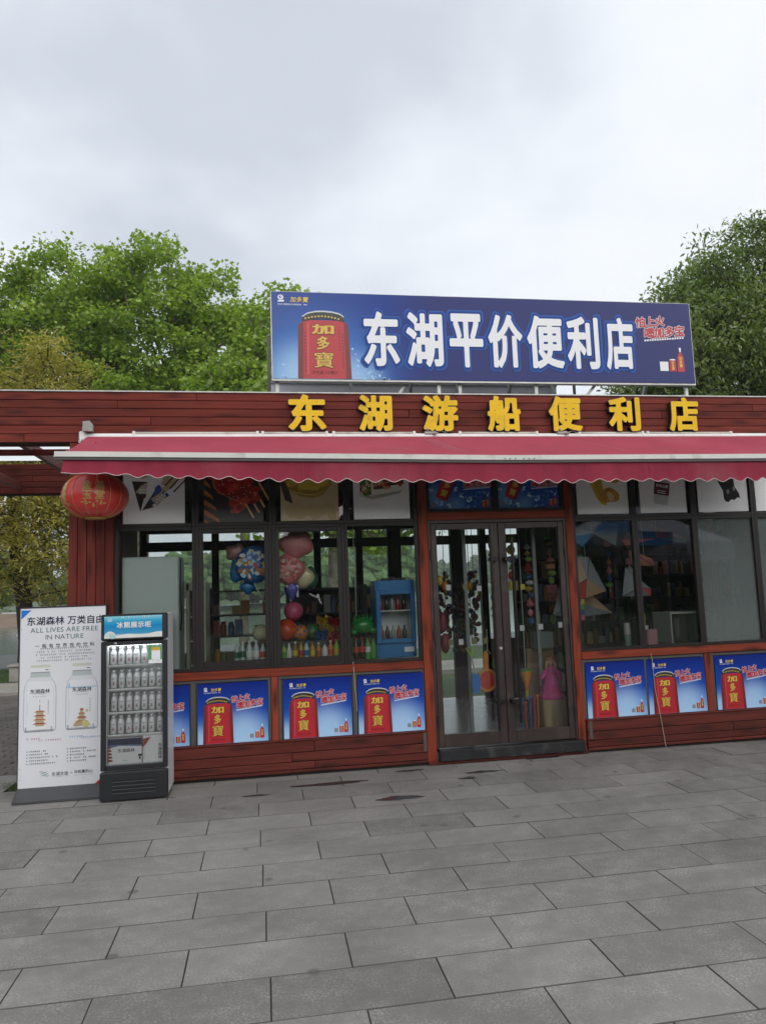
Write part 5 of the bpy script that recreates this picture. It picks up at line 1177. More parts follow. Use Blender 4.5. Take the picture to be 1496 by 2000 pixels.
BT = [(-.27,.17,.22,.028,'water','dgreen','white','clear water bottle with green label'),(-.215,.20,.23,.028,'water','dgreen','white','clear water bottle with green label'),(-.15,.16,.235,.033,'water','white','white','clear water bottle with pale label'),(-.085,.17,.235,.033,'water','white','white','clear water bottle with pale label'),(-.02,.155,.215,.03,'water','red','red','clear water bottle with red label and red cap'),(.03,.22,.215,.03,'water','red','red','clear water bottle with red label and red cap'),
 (.128,.155,.215,.03,'water','red','red','clear water bottle with red label and red cap'),(.185,.16,.185,.026,'lime','green','green','lime green drink bottle with green cap'),(.235,.155,.19,.026,'white','white','white','milky white drink bottle'),(.295,.16,.205,.029,'brown','yellow','white','brown tea bottle with yellow label'),(.355,.21,.2,.028,'amber','red','red','amber tea bottle with red label'),(.405,.155,.205,.03,'water','blue','blue','clear drink bottle with blue label'),(.465,.16,.19,.028,'amber','yellow','brown','amber drink bottle with yellow label'),(.525,.16,.185,.028,'orange','brown','white','orange drink bottle with brown label'),(.585,.155,.18,.03,'white','white','blue','white drink bottle with blue cap'),(.645,.165,.2,.029,'orange','red','white','orange drink bottle with red label'),(.705,.16,.21,.029,'lime','yellow','green','lime drink bottle with yellow label'),
 (.90,.155,.215,.029,'cola','red','red','dark cola bottle with red label'),(.96,.16,.22,.029,'cola','red','red','dark cola bottle with red label'),(1.02,.17,.21,.029,'green','white','green','green soda bottle with white label'),(1.075,.16,.2,.029,'green','green','green','bright green soda bottle')]
for x, y, h, r_, liq, lab, cap, lb in BT: pet(x, y, h, r_, mk[liq], mk[lab], mk[cap], lb+' on the window counter', 'bottles on the window counter')
# balls
def toyball(x, y, z, r_, m, label, spots=None):
    t = thing('toy_ball', label, 'ball', (x,y,z-r_)); obj('skin', MB().ball((x,y,z), r_, 24, 0, 14), m, t, smooth=True)
    if spots:
        s = MB()
        for k in range(26):
            ph = math.acos(1-2*(k+.5)/26); th = k*2.399963
            n_ = Vector((math.sin(ph)*math.cos(th), math.sin(ph)*math.sin(th), math.cos(ph))); u = n_.orthogonal().normalized(); w2 = n_.cross(u)
            s.add([Vector((x,y,z))+n_*r_*1.003+(u*math.cos(q_)+w2*math.sin(q_))*r_*.2 for q_ in [6.283*j/6 for j in range(6)]]+[Vector((x,y,z))+n_*r_*1.012], [(j,(j+1) % 6,6) for j in range(6)])
        obj('spots', s, spots, t)
    return t
crate = thing('display_crate', 'low wire crate holding toy balls on the window counter', 'crate', (.2,.42,ZC))
obj('base', MB().box(-.2,.82,.30,.60,ZC,ZC+.20,ch=.004), M('crate_dark',(.03,.03,.03),.5), crate)
ZB = ZC+.201
toyball(.295,.42,1.535,.098,M('pink_ball',(.50,.07,.16),.35),'shiny pink ball on top of the orange balls')
toyball(.215,.36,ZB+.115,.112,M('orange_ball',(.55,.06,.015),.35,var=.2,scale=3),'large red orange ball in the window')
toyball(.36,.31,ZB+.083,.08,M('orange_soccer',(.56,.15,.01),.4),'orange ball with blue spots in the window',mk['blue'])
toyball(-.035,.40,ZB+.09,.088,M('pale_ball',(.48,.46,.30),.45,var=.15,scale=6),'pale cream ball by the sliding window mullion')
t = toyball(.485,.46,ZB+.08,.08,M('melon_ball',(.05,.16,.04),.45,var=.6,scale=5,stretch=(6,6,.6)),'green striped melon ball in the window')
for i, (x, z, cc, w_) in enumerate(((.60,1.42,(.50,.30,.03),.16),(.72,1.40,(.40,.02,.05),.15),(.66,1.33,(.45,.26,.03),.2),(.76,1.30,(.42,.03,.05),.13),(.56,1.29,(.03,.12,.32),.13),(.70,1.25,(.5,.03,.08),.14))):
    n = 14; r = random.Random(i); mb = MB(); v = []
    for j in range(n):
        for k in range(8): v.append((x-w_/2+w_*j/(n-1), .33-.012*i+.02*math.sin(j*1.3+k*2.1+i)*r.uniform(.4,1), z-.05+.1*k/7+.015*math.sin(j*.9+i)+.01*r.uniform(-1,1)))
    mb.add(v, [(j*8+k,(j+1)*8+k,(j+1)*8+k+1,j*8+k+1) for j in range(n-1) for k in range(7)])
    obj('foil_packet', mb, M(f'foil_{i}', cc, .22, .6), smooth=False, label='crinkled '+('gold','red','gold','red','blue','crimson')[i]+' foil packet '+('at the top of','behind','in the middle of','at the right of','at the left of','hanging below')[i]+' the pile in the window', cat='packet')
# green inflatable
t = thing('inflatable_toy', 'spiky green inflatable toy above the cola bottles', 'toy', (1.01,.33,1.27))
obj('body', MB().ball((1.0,.33,1.365), (.115,.08,.085), 20, 0, 12).ball((1.10,.30,1.31), (.05,.03,.035), 12, 0, 8).ball((.90,.31,1.30), (.04,.03,.03), 12, 0, 8), M('green_vinyl',(.02,.22,.05),.2), t, smooth=True)
for k in range(5): obj('spike', MB().tube([(.92+.04*k,.31,1.42),(.91+.045*k,.30,1.475)], [.016,.005], 8), M('green_vinyl2',(.03,.26,.06),.2), t)
obj('string', MB().tube([(.92,.3,2.38),(.93,.3,1.8),(.93,.3,1.46)], .003, 4), m_white, t)
# balloons: foil pillows with a crimped seam
def pillow(mb, cx, cy, cz, rx, rz, d, lobes=0, amp=0., ph=0., tilt=0., mi=0, n=48, h=9):
    for sg in (-1, 1):
        v = [(cx, cy+sg*d, cz)]
        for i in range(1, h+1):
            q = i/h
            for k in range(n):
                t = 6.283185*k/n; r = 1+amp*math.cos(lobes*t+ph) if lobes else 1.
                cr = 1+.035*math.sin(t*26)*q**4
                u, w_ = rx*r*q*cr*math.cos(t), rz*r*q*cr*math.sin(t)
                v.append((cx+u*math.cos(tilt)-w_*math.sin(tilt), cy+sg*d*math.sqrt(max(0,1-q**2.6))*(1+.05*math.sin(t*13)*q), cz+u*math.sin(tilt)+w_*math.cos(tilt)))
        f = [(0, 1+k, 1+(k+1) % n) for k in range(n)]+[(1+(i-1)*n+k, 1+i*n+k, 1+i*n+(k+1) % n, 1+(i-1)*n+(k+1) % n) for i in range(1, h) for k in range(n)]
        mb.add(v, f, mi)
    return mb
t = thing('foil_balloon', 'round blue foil balloon with coloured patches hanging in the sliding window', 'balloon', (-.10,.3,1.80))
obj('skin', pillow(MB(), -.095,.30,2.02,.19,.19,.065), M('foil_blue',(.03,.13,.36),.22,.2), t, smooth=True)
a = MB(); q = random.Random(12)
for k in range(84):
    th = q.uniform(0,6.28); rr = .155*math.sqrt(q.random()); x, z = rr*math.cos(th), rr*math.sin(th); yy = .30-.065*math.sqrt(max(0,1-(math.hypot(x,z)/.19)**2.6))*1.04-.003-.0001*k
    bl(a, -.095+x, 2.02+z, q.uniform(.010,.026), q.randrange(7), k, yy, 1.2, 9, q.uniform(0,3))
obj('patches', a, [mk['red'],mk['yellow'],mk['white'],mk['orange'],mk['blue'],mk['brown'],m_pcyan], t)
obj('ribbon', MB().tube([(-.10,.3,1.84),(-.06,.29,1.76),(.03,.28,1.6),(.05,.29,1.40)], .004, 4), m_white, t)
t = thing('foil_balloon', 'rosy brown balloon partly behind the round blue balloon', 'balloon', (-.25,.42,2.1)); obj('skin', pillow(MB(), -.27,.40,2.15,.11,.09,.045,5,.12), M('foil_brown',(.30,.14,.13),.3,.1), t, smooth=True)
t = thing('foil_balloon', 'deep blue balloon below the rosy brown one', 'balloon', (-.25,.42,1.8)); obj('skin', pillow(pillow(MB(), -.26,.40,1.98,.08,.14,.045,3,.12,1), -.16,.38,1.80,.075,.07,.04,4,.15), M('foil_deepblue',(.02,.15,.40),.25,.1), t, smooth=True)
t = thing('foil_balloon', 'big rose pink foil balloon of two lobes beside the window mullion', 'balloon', (.31,.33,1.7)); m_pk = M('foil_pink',(.66,.22,.24),.3,.0,var=.12,scale=5)
obj('skin', pillow(pillow(MB(), .335,.32,2.225,.175,.150,.075,5,.06,1.2,-.2), .250,.335,1.965,.165,.155,.075,4,.07,.4,.15), m_pk, t, smooth=True)
a = MB(); q = random.Random(2)
for k in range(70):
    x, z = q.uniform(-.13,.13), q.uniform(-.12,.12)
    if x*x+z*z > .014: continue
    bl(a, .25+x, 1.965+z, q.uniform(.008,.020), q.randrange(3), k, .335-.08*math.sqrt(max(0,1-(math.hypot(x/.165,z/.155))**2.6))-.004-.0002*k, 1.2, 8)
obj('patches', a, [M('pk_cream',(.6,.48,.28),.3), M('pk_red',(.5,.08,.09),.3), M('pk_rose',(.62,.32,.3),.3)], t)
t = thing('foil_balloon', 'cream and green balloon under the rose pink balloon', 'balloon', (.42,.38,1.8)); obj('skin', pillow(MB(), .42,.39,1.88,.10,.11,.05,3,.08), M('foil_cream',(.55,.5,.3),.3,.1), t, smooth=True); obj('trim', pillow(MB(), .485,.41,1.87,.07,.115,.045,3,.1,1), mk['dgreen'], t, smooth=True)
t = thing('foil_balloon', 'violet and white balloon tail under the rose pink balloon', 'balloon', (.28,.36,1.6)); obj('skin', pillow(MB(), .28,.36,1.76,.065,.11,.04,4,.15), M('foil_violet',(.08,.08,.36),.3,.1), t, smooth=True); obj('tail', MB().tube([(.22,.35,1.85),(.25,.345,1.75),(.27,.35,1.64)], [.025,.018,.008], 8).tube([(.33,.35,1.80),(.34,.35,1.68)], [.02,.01], 8), m_white, t)
# things hanging in the doorway
for x0, x1, lb in ((2.132,2.134,'slim pale metal strut inside the left door leaf'),(2.917,2.919,'slim pale metal strut inside the right door leaf')):
    obj('inner_strut', MB().bar((x0,.42,2.40),(x1,.42,ZF),.035,.03), M('strut_grey',(.28,.31,.31),.45), label=lb, cat='strut')
t = thing('toy_spade', 'blue toy spade with lime green handle hanging inside the door', 'toy spade', (2.10,.11,.64))
obj('blade', MB().prism([(2.06,.845),(2.14,.835),(2.147,.72),(2.13,.665),(2.10,.64),(2.065,.665),(2.052,.72)], .07, .087), M('toy_blue',(.02,.20,.62),.35), t)
obj('shaft', MB().tube([(2.098,.08,.84),(2.06,.08,1.02)], .008, 8), M('toy_pale',(.5,.5,.4),.4), t)
obj('grip', MB().tube([(2.06,.08,1.02),(2.01,.08,1.10),(2.085,.08,1.115),(2.06,.08,1.02)], .011, 8), M('toy_lime',(.35,.62,.04),.35), t)
obj('string', MB().tube([(2.09,.08,1.11),(2.10,.08,1.30)], .003, 4), m_white, t)
t = thing('toy_scoop', 'orange toy scoop with red pan hanging inside the door', 'toy scoop', (2.24,.11,.66)); m_or = M('toy_orange',(.75,.27,.02),.4)
ring = [(2.222+.098*math.cos(t_),.10,.765+.102*math.sin(t_)) for t_ in [6.283*k/28 for k in range(29)]]
obj('rim', MB().tube(ring, .016, 8, caps=False), m_or, t, smooth=True); pn = obj('pan', MB().lathe([(.0001,0),(.094,0),(.094,.01),(.0001,.012)], (0,0,0), 28), M('toy_red',(.66,.05,.015),.45), t)
pn.rotation_euler = (math.pi/2,0,0); pn.location = Vector((2.222,.112,.765))-Vector(t.location)
for v_ in pn.data.vertices: v_.co += Vector(t.location)
obj('handle', MB().prism([(2.19,.86),(2.238,.86),(2.245,1.03),(2.23,1.06),(2.208,1.06),(2.195,1.03)], .088, .115), m_or, t)
obj('string', MB().tube([(2.21,.1,1.03),(2.24,.1,1.08),(2.268,.1,1.03)], .004, 4).tube([(2.24,.1,1.08),(2.243,.1,1.28)], .003, 4), m_white, t)
obj('toy_clip', MB().ball((2.32,.12,.93), (.03,.02,.05), 12, 0, 8), M('toy_mint',(.12,.42,.22),.4), smooth=True, label='mint green toy behind the orange scoop', cat='toy')
# little price cards on the door glass
for i, (x, z, cc) in enumerate(((1.845,1.72,0),(2.02,1.72,1),(2.165,1.70,0),(1.95,1.17,0),(2.09,1.17,1),(2.205,1.17,1),(1.845,1.17,1),(2.63,1.70,2),(2.60,1.28,0),(2.80,1.285,0),(3.015,1.295,0))):
    obj('price_card', MB().box(x-.024,x+.024,.030,.032,z-.028,z+.028), (m_pwhite, M('card_tan',(.22,.2,.1),.5), mk['yellow'])[cc], label=('white','tan','yellow')[cc]+' price card on the '+('left' if x < 2.4 else 'right')+' door glass '+('at eye height' if z > 1.5 else 'at waist height'), cat='card', group='cards on the door glass')
# doll
t = thing('doll', 'blonde doll in a pink gauze dress inside the right door leaf', 'doll', (3.0,.33,.50))
sk = MB(); prof = [(.138,0),(.135,.02),(.132,.06),(.108,.065),(.112,.12),(.088,.125),(.085,.17),(.05,.24),(.032,.285),(.036,.31),(.03,.335)]; nn = 30; v = []
for i, (r_, z_) in enumerate(prof):
    for k in range(nn): t_ = 6.283*k/nn; v.append((2.995+r_*(1+.05*math.sin(9*t_+i*.3))*math.cos(t_), .33+.8*r_*(1+.05*math.sin(9*t_+i*.3))*math.sin(t_), .515+z_))
sk.add(v, [(i*nn+k,i*nn+(k+1) % nn,(i+1)*nn+(k+1) % nn,(i+1)*nn+k) for i in range(len(prof)-1) for k in range(nn)]+[tuple(range(nn))[::-1]])
obj('dress', sk, M('pink_gauze',(.60,.06,.26),.6,var=.15,scale=14), t, smooth=True)
obj('sleeve', MB().tube([(2.965,.33,.83),(2.90,.31,.755),(2.86,.30,.72)], [.016,.03,.016], 10).tube([(3.025,.33,.83),(3.08,.31,.76),(3.10,.30,.70)], [.016,.028,.016], 10), bpy.data.materials['pink_gauze'], t, smooth=True)
m_skin = M('doll_skin',(.58,.32,.22),.45)
obj('head', MB().ball((2.995,.32,.895), (.033,.034,.040), 18, 0, 12).tube([(2.995,.33,.845),(2.995,.325,.87)], .012, 8).ball((2.995,.285,.890), .005, 6, 0, 5), m_skin, t, smooth=True)
obj('eyes', MB().ball((2.983,.290,.90), (.006,.004,.004), 8, 0, 6).ball((3.007,.290,.90), (.006,.004,.004), 8, 0, 6), m_pblack, t); obj('mouth', MB().ball((2.995,.289,.874), (.007,.003,.003), 8, 0, 6), m_pred, t)
obj('hair', MB().ball((2.995,.338,.908), (.042,.036,.042), 16, 0, 10).tube([(2.962,.33,.91),(2.945,.32,.86),(2.94,.32,.80)], [.018,.016,.006], 8).tube([(3.028,.33,.91),(3.045,.32,.86),(3.05,.32,.80)], [.018,.016,.006], 8), M('doll_hair',(.45,.30,.10),.5), t, smooth=True)
t = thing('wooden_box', 'pale wooden box under the pink doll inside the door', 'box', (3.0,.36,ZF)); obj('sides', MB().box(2.86,3.13,.24,.50,ZF,.512,ch=.005), wood('pale_plywood',(.36,.26,.15),(.2,.13,.07),2), t)
t = thing('wall_board', 'tan upright board behind the pink doll', 'board', (3.0,.60,ZF)); obj('panel', MB().box(2.84,3.15,.60,.62,ZF,1.02,ch=.003), M('tan_board',(.30,.19,.10),.6,var=.1,scale=4), t)
t = thing('storage_box', 'grey green box on top of the tan board', 'box', (2.99,.55,1.03)); obj('body', MB().box(2.90,3.12,.50,.64,1.022,1.20,ch=.006), M('greygreen_box',(.25,.29,.26),.6), t)
# beach toys
for i, (x, h, cc) in enumerate(((2.655,.40,'blue'),(2.70,.36,'red'),(2.745,.42,'blue'),(2.80,.40,'red'),(2.83,.43,'orange'),(2.88,.40,'yellow'))):
    z0 = ZF+.001; t = thing('beach_toy', f'{("slim blue","short red","tall blue","long red","orange","yellow")[i]} beach rake standing on the floor inside the right door leaf', 'toy', (x,.34,z0))
    obj('shaft', MB().tube([(x,.34+.02*(i % 2),z0),(x+.004,.33+.02*(i % 2),z0+h)], .013, 8), mk[cc], t); obj('head', MB().prism([(x-.028,z0),(x+.028,z0),(x+.02,z0+.10),(x-.02,z0+.10)], .32+.02*(i % 2), .35+.02*(i % 2)), mk[cc], t); obj('grip', MB().ball((x+.004,.33+.02*(i % 2),z0+h), (.025,.015,.02), 10, 0, 6), mk[cc], t)
t = thing('toy_funnel', 'orange toy sand funnel above the beach rakes', 'toy', (2.745,.40,.55)); obj('cone', MB().lathe([(.02,0),(.024,.06),(.035,.09),(.062,.20),(.062,.21)], (2.745,.40,.60), 16), m_or, t, smooth=True); obj('spout', MB().lathe([(.014,-.10),(.02,0)], (2.745,.40,.60), 10), mk['yellow'], t); obj('rim', MB().lathe([(.066,.205),(.068,.22),(.06,.225)], (2.745,.40,.60), 16), mk['green'], t); obj('string', MB().tube([(2.745,.40,.82),(2.75,.40,2.9)], .003, 4), m_white, t)
t = thing('toy_tray', 'yellow plastic tray with toys on the floor inside the door', 'tray', (2.80,.35,ZF)); obj('rim', MB().box(2.62,2.94,.26,.27,ZF,.165).box(2.62,2.94,.46,.47,ZF,.165).box(2.62,2.63,.27,.46,ZF,.165).box(2.93,2.94,.27,.46,ZF,.165), mk['yellow'], t)
# hanging strings of toys by the door
q = random.Random(31); dk = [M(f'trinket_{i}',c_,.4) for i,c_ in enumerate([(.05,.012,.014),(.09,.02,.02),(.03,.03,.035),(.13,.09,.02),(.02,.03,.07),(.11,.025,.03)])]
for s_ in range(6):
    x, y = 1.93+.085*s_+q.uniform(-.02,.02), .75+.1*(s_ % 2); z1 = 1.86+q.uniform(-.1,.08)
    t = thing('toy_strand', f'{("first","second","third","fourth","fifth","sixth")[s_]} dark strand of small hanging toys counted from the left door post', 'toy strand', (x,y,1.0))
    obj('cord', MB().tube([(x,y,1.1),(x,y,3.05)], .004, 4), m_black, t)
    mbs = [MB(), MB(), MB()]
    for k in range(26):
        z = z1-.03*k-q.uniform(0,.02); mbs[k % 3].ball((x+q.gauss(0,.035),y+q.gauss(0,.03),z), (q.uniform(.018,.04),q.uniform(.015,.03),q.uniform(.018,.04)), 8, 0, 6)
    for k in range(3): obj('trinkets', mbs[k], dk[(k*2+s_) % 6], t, kind='stuff')
for x, z, cc, lb in ((1.90,1.80,'yellow','yellow'),(1.955,1.74,'orange','orange'),(2.19,1.74,'red','red'),(2.235,1.73,'amber','amber')):
    obj('small_balloon', MB().ball((x,.62,z), (.035,.03,.055), 14, 0, 10), mk[cc], smooth=True, label=f'small {lb} balloon above the dark toy strands', cat='balloon')
for x, z, lb in ((1.885,1.35,'upper'),(1.90,1.13,'lower')): obj('net_bag', MB().ball((x,.5,z), (.05,.04,.11), 12, 0, 8), M('crimson_net',(.20,.02,.04),.5), smooth=True, label=f'{lb} crimson net bag hanging inside the left door post', cat='bag')
q = random.Random(77); ck = [mk['red'],mk['yellow'],mk['green'],mk['blue'],mk['orange'],mk['lime'],m_pk,mk['white']]
for s_, (x, y, z1, z0) in enumerate(((2.62,.95,2.25,1.35),(2.80,.80,2.3,1.6),(3.04,.95,2.2,1.25),(3.40,1.15,2.3,1.3),(3.78,1.2,2.3,1.25),(4.12,1.1,2.3,1.6),(4.44,1.2,2.3,1.5))):
    t = thing('toy_strand', 'strand of bright toys hanging '+('beside the meeting stiles of the door','behind the yellow price card','above the blonde doll','behind the tan kite','behind the grey kite with the paper cup','behind the pink and orange kite','above the microwave')[s_], 'toy strand', (x,y,z0))
    obj('cord', MB().tube([(x,y,z0),(x,y,3.05)], .003, 4), m_white, t)
    z = z1; k = 0
    while z > z0+.05:
        h = q.uniform(.05,.12); w_ = q.uniform(.025,.06); kk = q.randrange(3)
        mbx = MB()
        if kk == 0: mbx.ball((x+q.uniform(-.02,.02),y,z-h/2), (w_,w_*.6,h/2), 10, 0, 8)
        elif kk == 1: mbx.box(x-w_,x+w_,y-.015,y+.015,z-h,z,ch=.006)
        else: mbx.lathe([(w_*.3,0),(w_,h*.25),(w_*.7,h*.6),(w_*.2,h)], (x,y,z-h), 10)
        obj('toy', mbx, ck[q.randrange(8)], t); z -= h+.015
# kites in the right windows
def kite(name, pts, y, mats, label, tail=None):
    t = thing(name, label, 'kite', (pts[0][0], y, min(p[1] for p in pts)))
    c_ = (sum(p[0] for p in pts)/len(pts), sum(p[1] for p in pts)/len(pts)); n = len(pts)
    a = MB(); v = [(p[0],y,p[1]) for p in pts]+[(c_[0],y-.05,c_[1])]
    for i in range(n): a.add([v[i],v[(i+1) % n],v[n]], [(0,1,2)], i % len(mats)); a.add([(v[i][0],v[i][1]+.003,v[i][2]),(v[(i+1) % n][0],v[(i+1) % n][1]+.003,v[(i+1) % n][2]),(v[n][0],v[n][1]+.003,v[n][2])], [(2,1,0)], i % len(mats))
    obj('sail', a, mats, t); obj('spar', MB().tube([v[0],v[n],v[n//2]], .004, 5), m_black, t)
    obj('line', MB().tube([(c_[0],y-.05,c_[1]),(c_[0],y,3.05)], .002, 4), m_white, t)
    if tail:
        for k in range(5): obj('streamer', MB().prism([(tail[0]-.02+.008*(k % 2),tail[1]-.06*k),(tail[0]+.02+.008*(k % 2),tail[1]-.06*k),(tail[0]+.016,tail[1]-.06*k-.055),(tail[0]-.024,tail[1]-.06*k-.055)], y-.01, y-.007), (mk['red'],mk['yellow'],mk['green'],mk['blue'],m_ppk)[k], t)
m_ppk = M('kite_pink',(.42,.10,.14),.5); kg = M('kite_grey',(.22,.23,.25),.5); kt = M('kite_tan',(.38,.26,.16),.5); kb = M('kite_blue',(.10,.24,.42),.5); kr = M('kite_red',(.4,.05,.04),.5)
kite('kite', [(3.30,1.62),(3.50,2.02),(3.62,2.0),(3.80,1.62),(3.55,1.55)], .55, [kt,kg,kg,kt,kr], 'pale tan and grey delta kite in the window beside the door post', (3.50,1.60))
kite('kite', [(3.27,1.36),(3.38,1.72),(3.60,1.72),(4.0,1.36),(3.60,1.33)], .85, [kg,kg,kt,kg,kg], 'wide grey kite hanging low behind the tan kite', (3.55,1.38))
kite('kite', [(3.96,1.55),(4.02,1.88),(4.32,1.62),(4.30,1.55)], .5, [kg,kg,kr], 'grey kite with red tip behind the mullion of the right windows')
kite('kite', [(3.25,2.30),(3.5,2.12),(3.72,2.30),(3.9,2.12),(3.95,2.36),(3.3,2.38)], .45, [kb,kg,kb,kg], 'crumpled blue and grey kite near the top of the first right pane')
kite('kite', [(4.05,2.2),(4.45,2.36),(4.85,2.2),(4.85,2.13),(4.1,2.12)], .6, [M('kite_deepblue',(.03,.09,.25),.5),kr,kb], 'deep blue and red kite at the top of the second right pane')
kite('kite', [(4.08,2.08),(4.10,1.90),(4.38,1.88),(4.36,1.96)], .5, [m_ppk,M('kite_orange',(.46,.2,.08),.5)], 'pink and orange kite left of the second right pane')
# microwave, tin, cup
t = thing('microwave', 'white edged black microwave oven on the right window counter', 'microwave', (4.52,.3,1.03))
obj('case', MB().box(4.33,4.86,.17,.55,1.031,1.365,ch=.008), M('micro_white',(.5,.5,.5),.4), t); obj('front', MB().box(4.342,4.85,.160,.171,1.041,1.350,ch=.004), M('micro_black',(.012,.014,.015),.15), t); obj('label_plate', MB().box(4.62,4.74,.157,.1595,1.085,1.12), m_pgrey, t); obj('vent', MB().box(4.37,4.42,.157,.1595,1.1,1.3), m_grey, t)
obj('tin', MB().box(4.03,4.155,.14,.20,1.031,1.20,ch=.012), M('pink_tin',(.42,.20,.23),.4), label='pink tin standing by the mullion of the right windows', cat='tin')
t = thing('cup', 'pale paper cup of yellow straws behind the pink tin', 'cup', (4.08,.30,1.03)); obj('body', MB().lathe([(.035,.001),(.05,.20)], (4.08,.30,1.031), 14), m_white, t); obj('straw', MB().box(4.05,4.10,.29,.31,1.20,1.36), mk['yellow'], t)
t = thing('cup', 'clear cup with mint base on the counter by the first right pane', 'cup', (3.86,.25,1.03)); obj('body', MB().lathe([(.03,.001),(.035,.12)], (3.86,.25,1.031), 14), M('mint_cup',(.25,.38,.33),.35), t); obj('lid', MB().lathe([(.036,.12),(.03,.24)], (3.86,.25,1.031), 12), mk['white'], t)
# behind the filmed panes
t = thing('door_panel', 'tan timber frame seen blurred behind the first filmed pane', 'frame', (4.95,.35,1.03)); obj('stile', MB().box(4.86,4.93,.18,.22,1.031,2.9,ch=.004), kt, t); obj('rail', MB().box(4.93,5.28,.181,.219,1.93,1.99,ch=.004), kt, t)
obj('back_board', MB().box(5.12,6.75,.72,.75,ZF,2.4), M('grey_back_board',(.16,.19,.19),.6,var=.15,scale=2), label='grey partition board standing behind the filmed panes', cat='board')
for x, z, r_, m, lb in ((4.72,2.25,.09,mk['dgreen'],'dark green'),(5.02,2.28,.05,mk['green'],'bright green'),(5.06,1.80,.06,mk['blue'],'blue'),(5.05,1.58,.05,mk['red'],'red'),(5.20,1.55,.06,mk['lime'],'lime'),(5.21,2.15,.035,m_ppk,'pink')):
    obj('hanging_toy', MB().ball((x,.24,z), (r_,.04,r_*1.4), 12, 0, 8), m, smooth=True, label=f'{lb} toy blurred behind the first filmed pane', cat='toy')
# ------------------------------------------------------------------ trees
LEAF = {'plane': np.array([(0,0),(.5,.14),(.26,.40),(.44,.74),(0,1.0),(-.44,.74),(-.26,.40),(-.5,.14)]),
        'narrow': np.array([(0,0),(.17,.35),(.13,.72),(0,1.0),(-.13,.72),(-.17,.35)]),
        'spray': np.array([(0,0),(.16,.30),(.05,.55),(.18,.75),(0,1.0),(-.12,.70),(-.04,.5),(-.16,.28)])}
def leaf_mesh(C, S, kind, per, spread, size, seed, droop=.0, up=.55):
    """per leaves round every cluster centre; each leaf one small face with its own tint"""
    g = np.random.default_rng(seed); n = len(C)*per
    base = np.repeat(C, per, 0)+np.clip(g.normal(0, 1, (n,3)), -1.45, 1.45)*np.repeat(S, per)[:,None]*np.array(spread)
    nrm = g.normal(0, 1, (n,3)); nrm[:,2] = np.abs(nrm[:,2])*.8+up; nrm /= np.linalg.norm(nrm, axis=1)[:,None]
    d = g.normal(0, 1, (n,3)); d[:,2] -= droop; d -= (d*nrm).sum(1)[:,None]*nrm; d /= np.linalg.norm(d, axis=1)[:,None]
    s = np.cross(d, nrm); sz = size*g.uniform(.6, 1.25, n)
    T = LEAF[kind]; k = len(T)
    V = base[:,None,:]+(s[:,None,:]*T[None,:,0:1]+d[:,None,:]*T[None,:,1:2])*sz[:,None,None]
    V += nrm[:,None,:]*(np.abs(T[None,:,0:1])*.35*sz[:,None,None])
    me = bpy.data.meshes.new('crown'); me.vertices.add(n*k); me.vertices.foreach_set('co', V.reshape(-1))
    me.loops.add(n*k); me.loops.foreach_set('vertex_index', np.arange(n*k)); me.polygons.add(n)
    me.polygons.foreach_set('loop_start', np.arange(n)*k)
    try: me.polygons.foreach_set('loop_total', np.full(n, k))
    except Exception: pass
    ct = np.clip(g.normal(.5, .2, len(C)), 0, 1); tint = np.clip(np.repeat(ct, per)+g.normal(0, .2, n), 0, 1)
    at = me.attributes.new('tint', 'FLOAT', 'FACE'); at.data.foreach_set('value', tint.astype(np.float32))
    me.update(); me.validate(); return me
def crown_pts(n, lobes, seed, shell=.55):
    g = np.random.default_rng(seed); out = []
    wts = np.array([l[3]*l[4]*l[5] for l in lobes]); wts = wts/wts.sum()
    for l, k in zip(lobes, (wts*n).astype(int)+3):
        u = g.normal(0, 1, (k,3)); u /= np.linalg.norm(u, axis=1)[:,None]
        r = (shell+(1-shell)*g.random(k)**.7)
        ph = g.uniform(0, 6, 3); r *= 1+.14*np.sin(3*u[:,0]*2+ph[0])+.12*np.sin(5*u[:,2]+ph[1])+.1*np.sin(4*u[:,1]*2+ph[2])
        out.append(np.array(l[:3])+u*r[:,None]*np.array(l[3:6]))
    return np.concatenate(out)
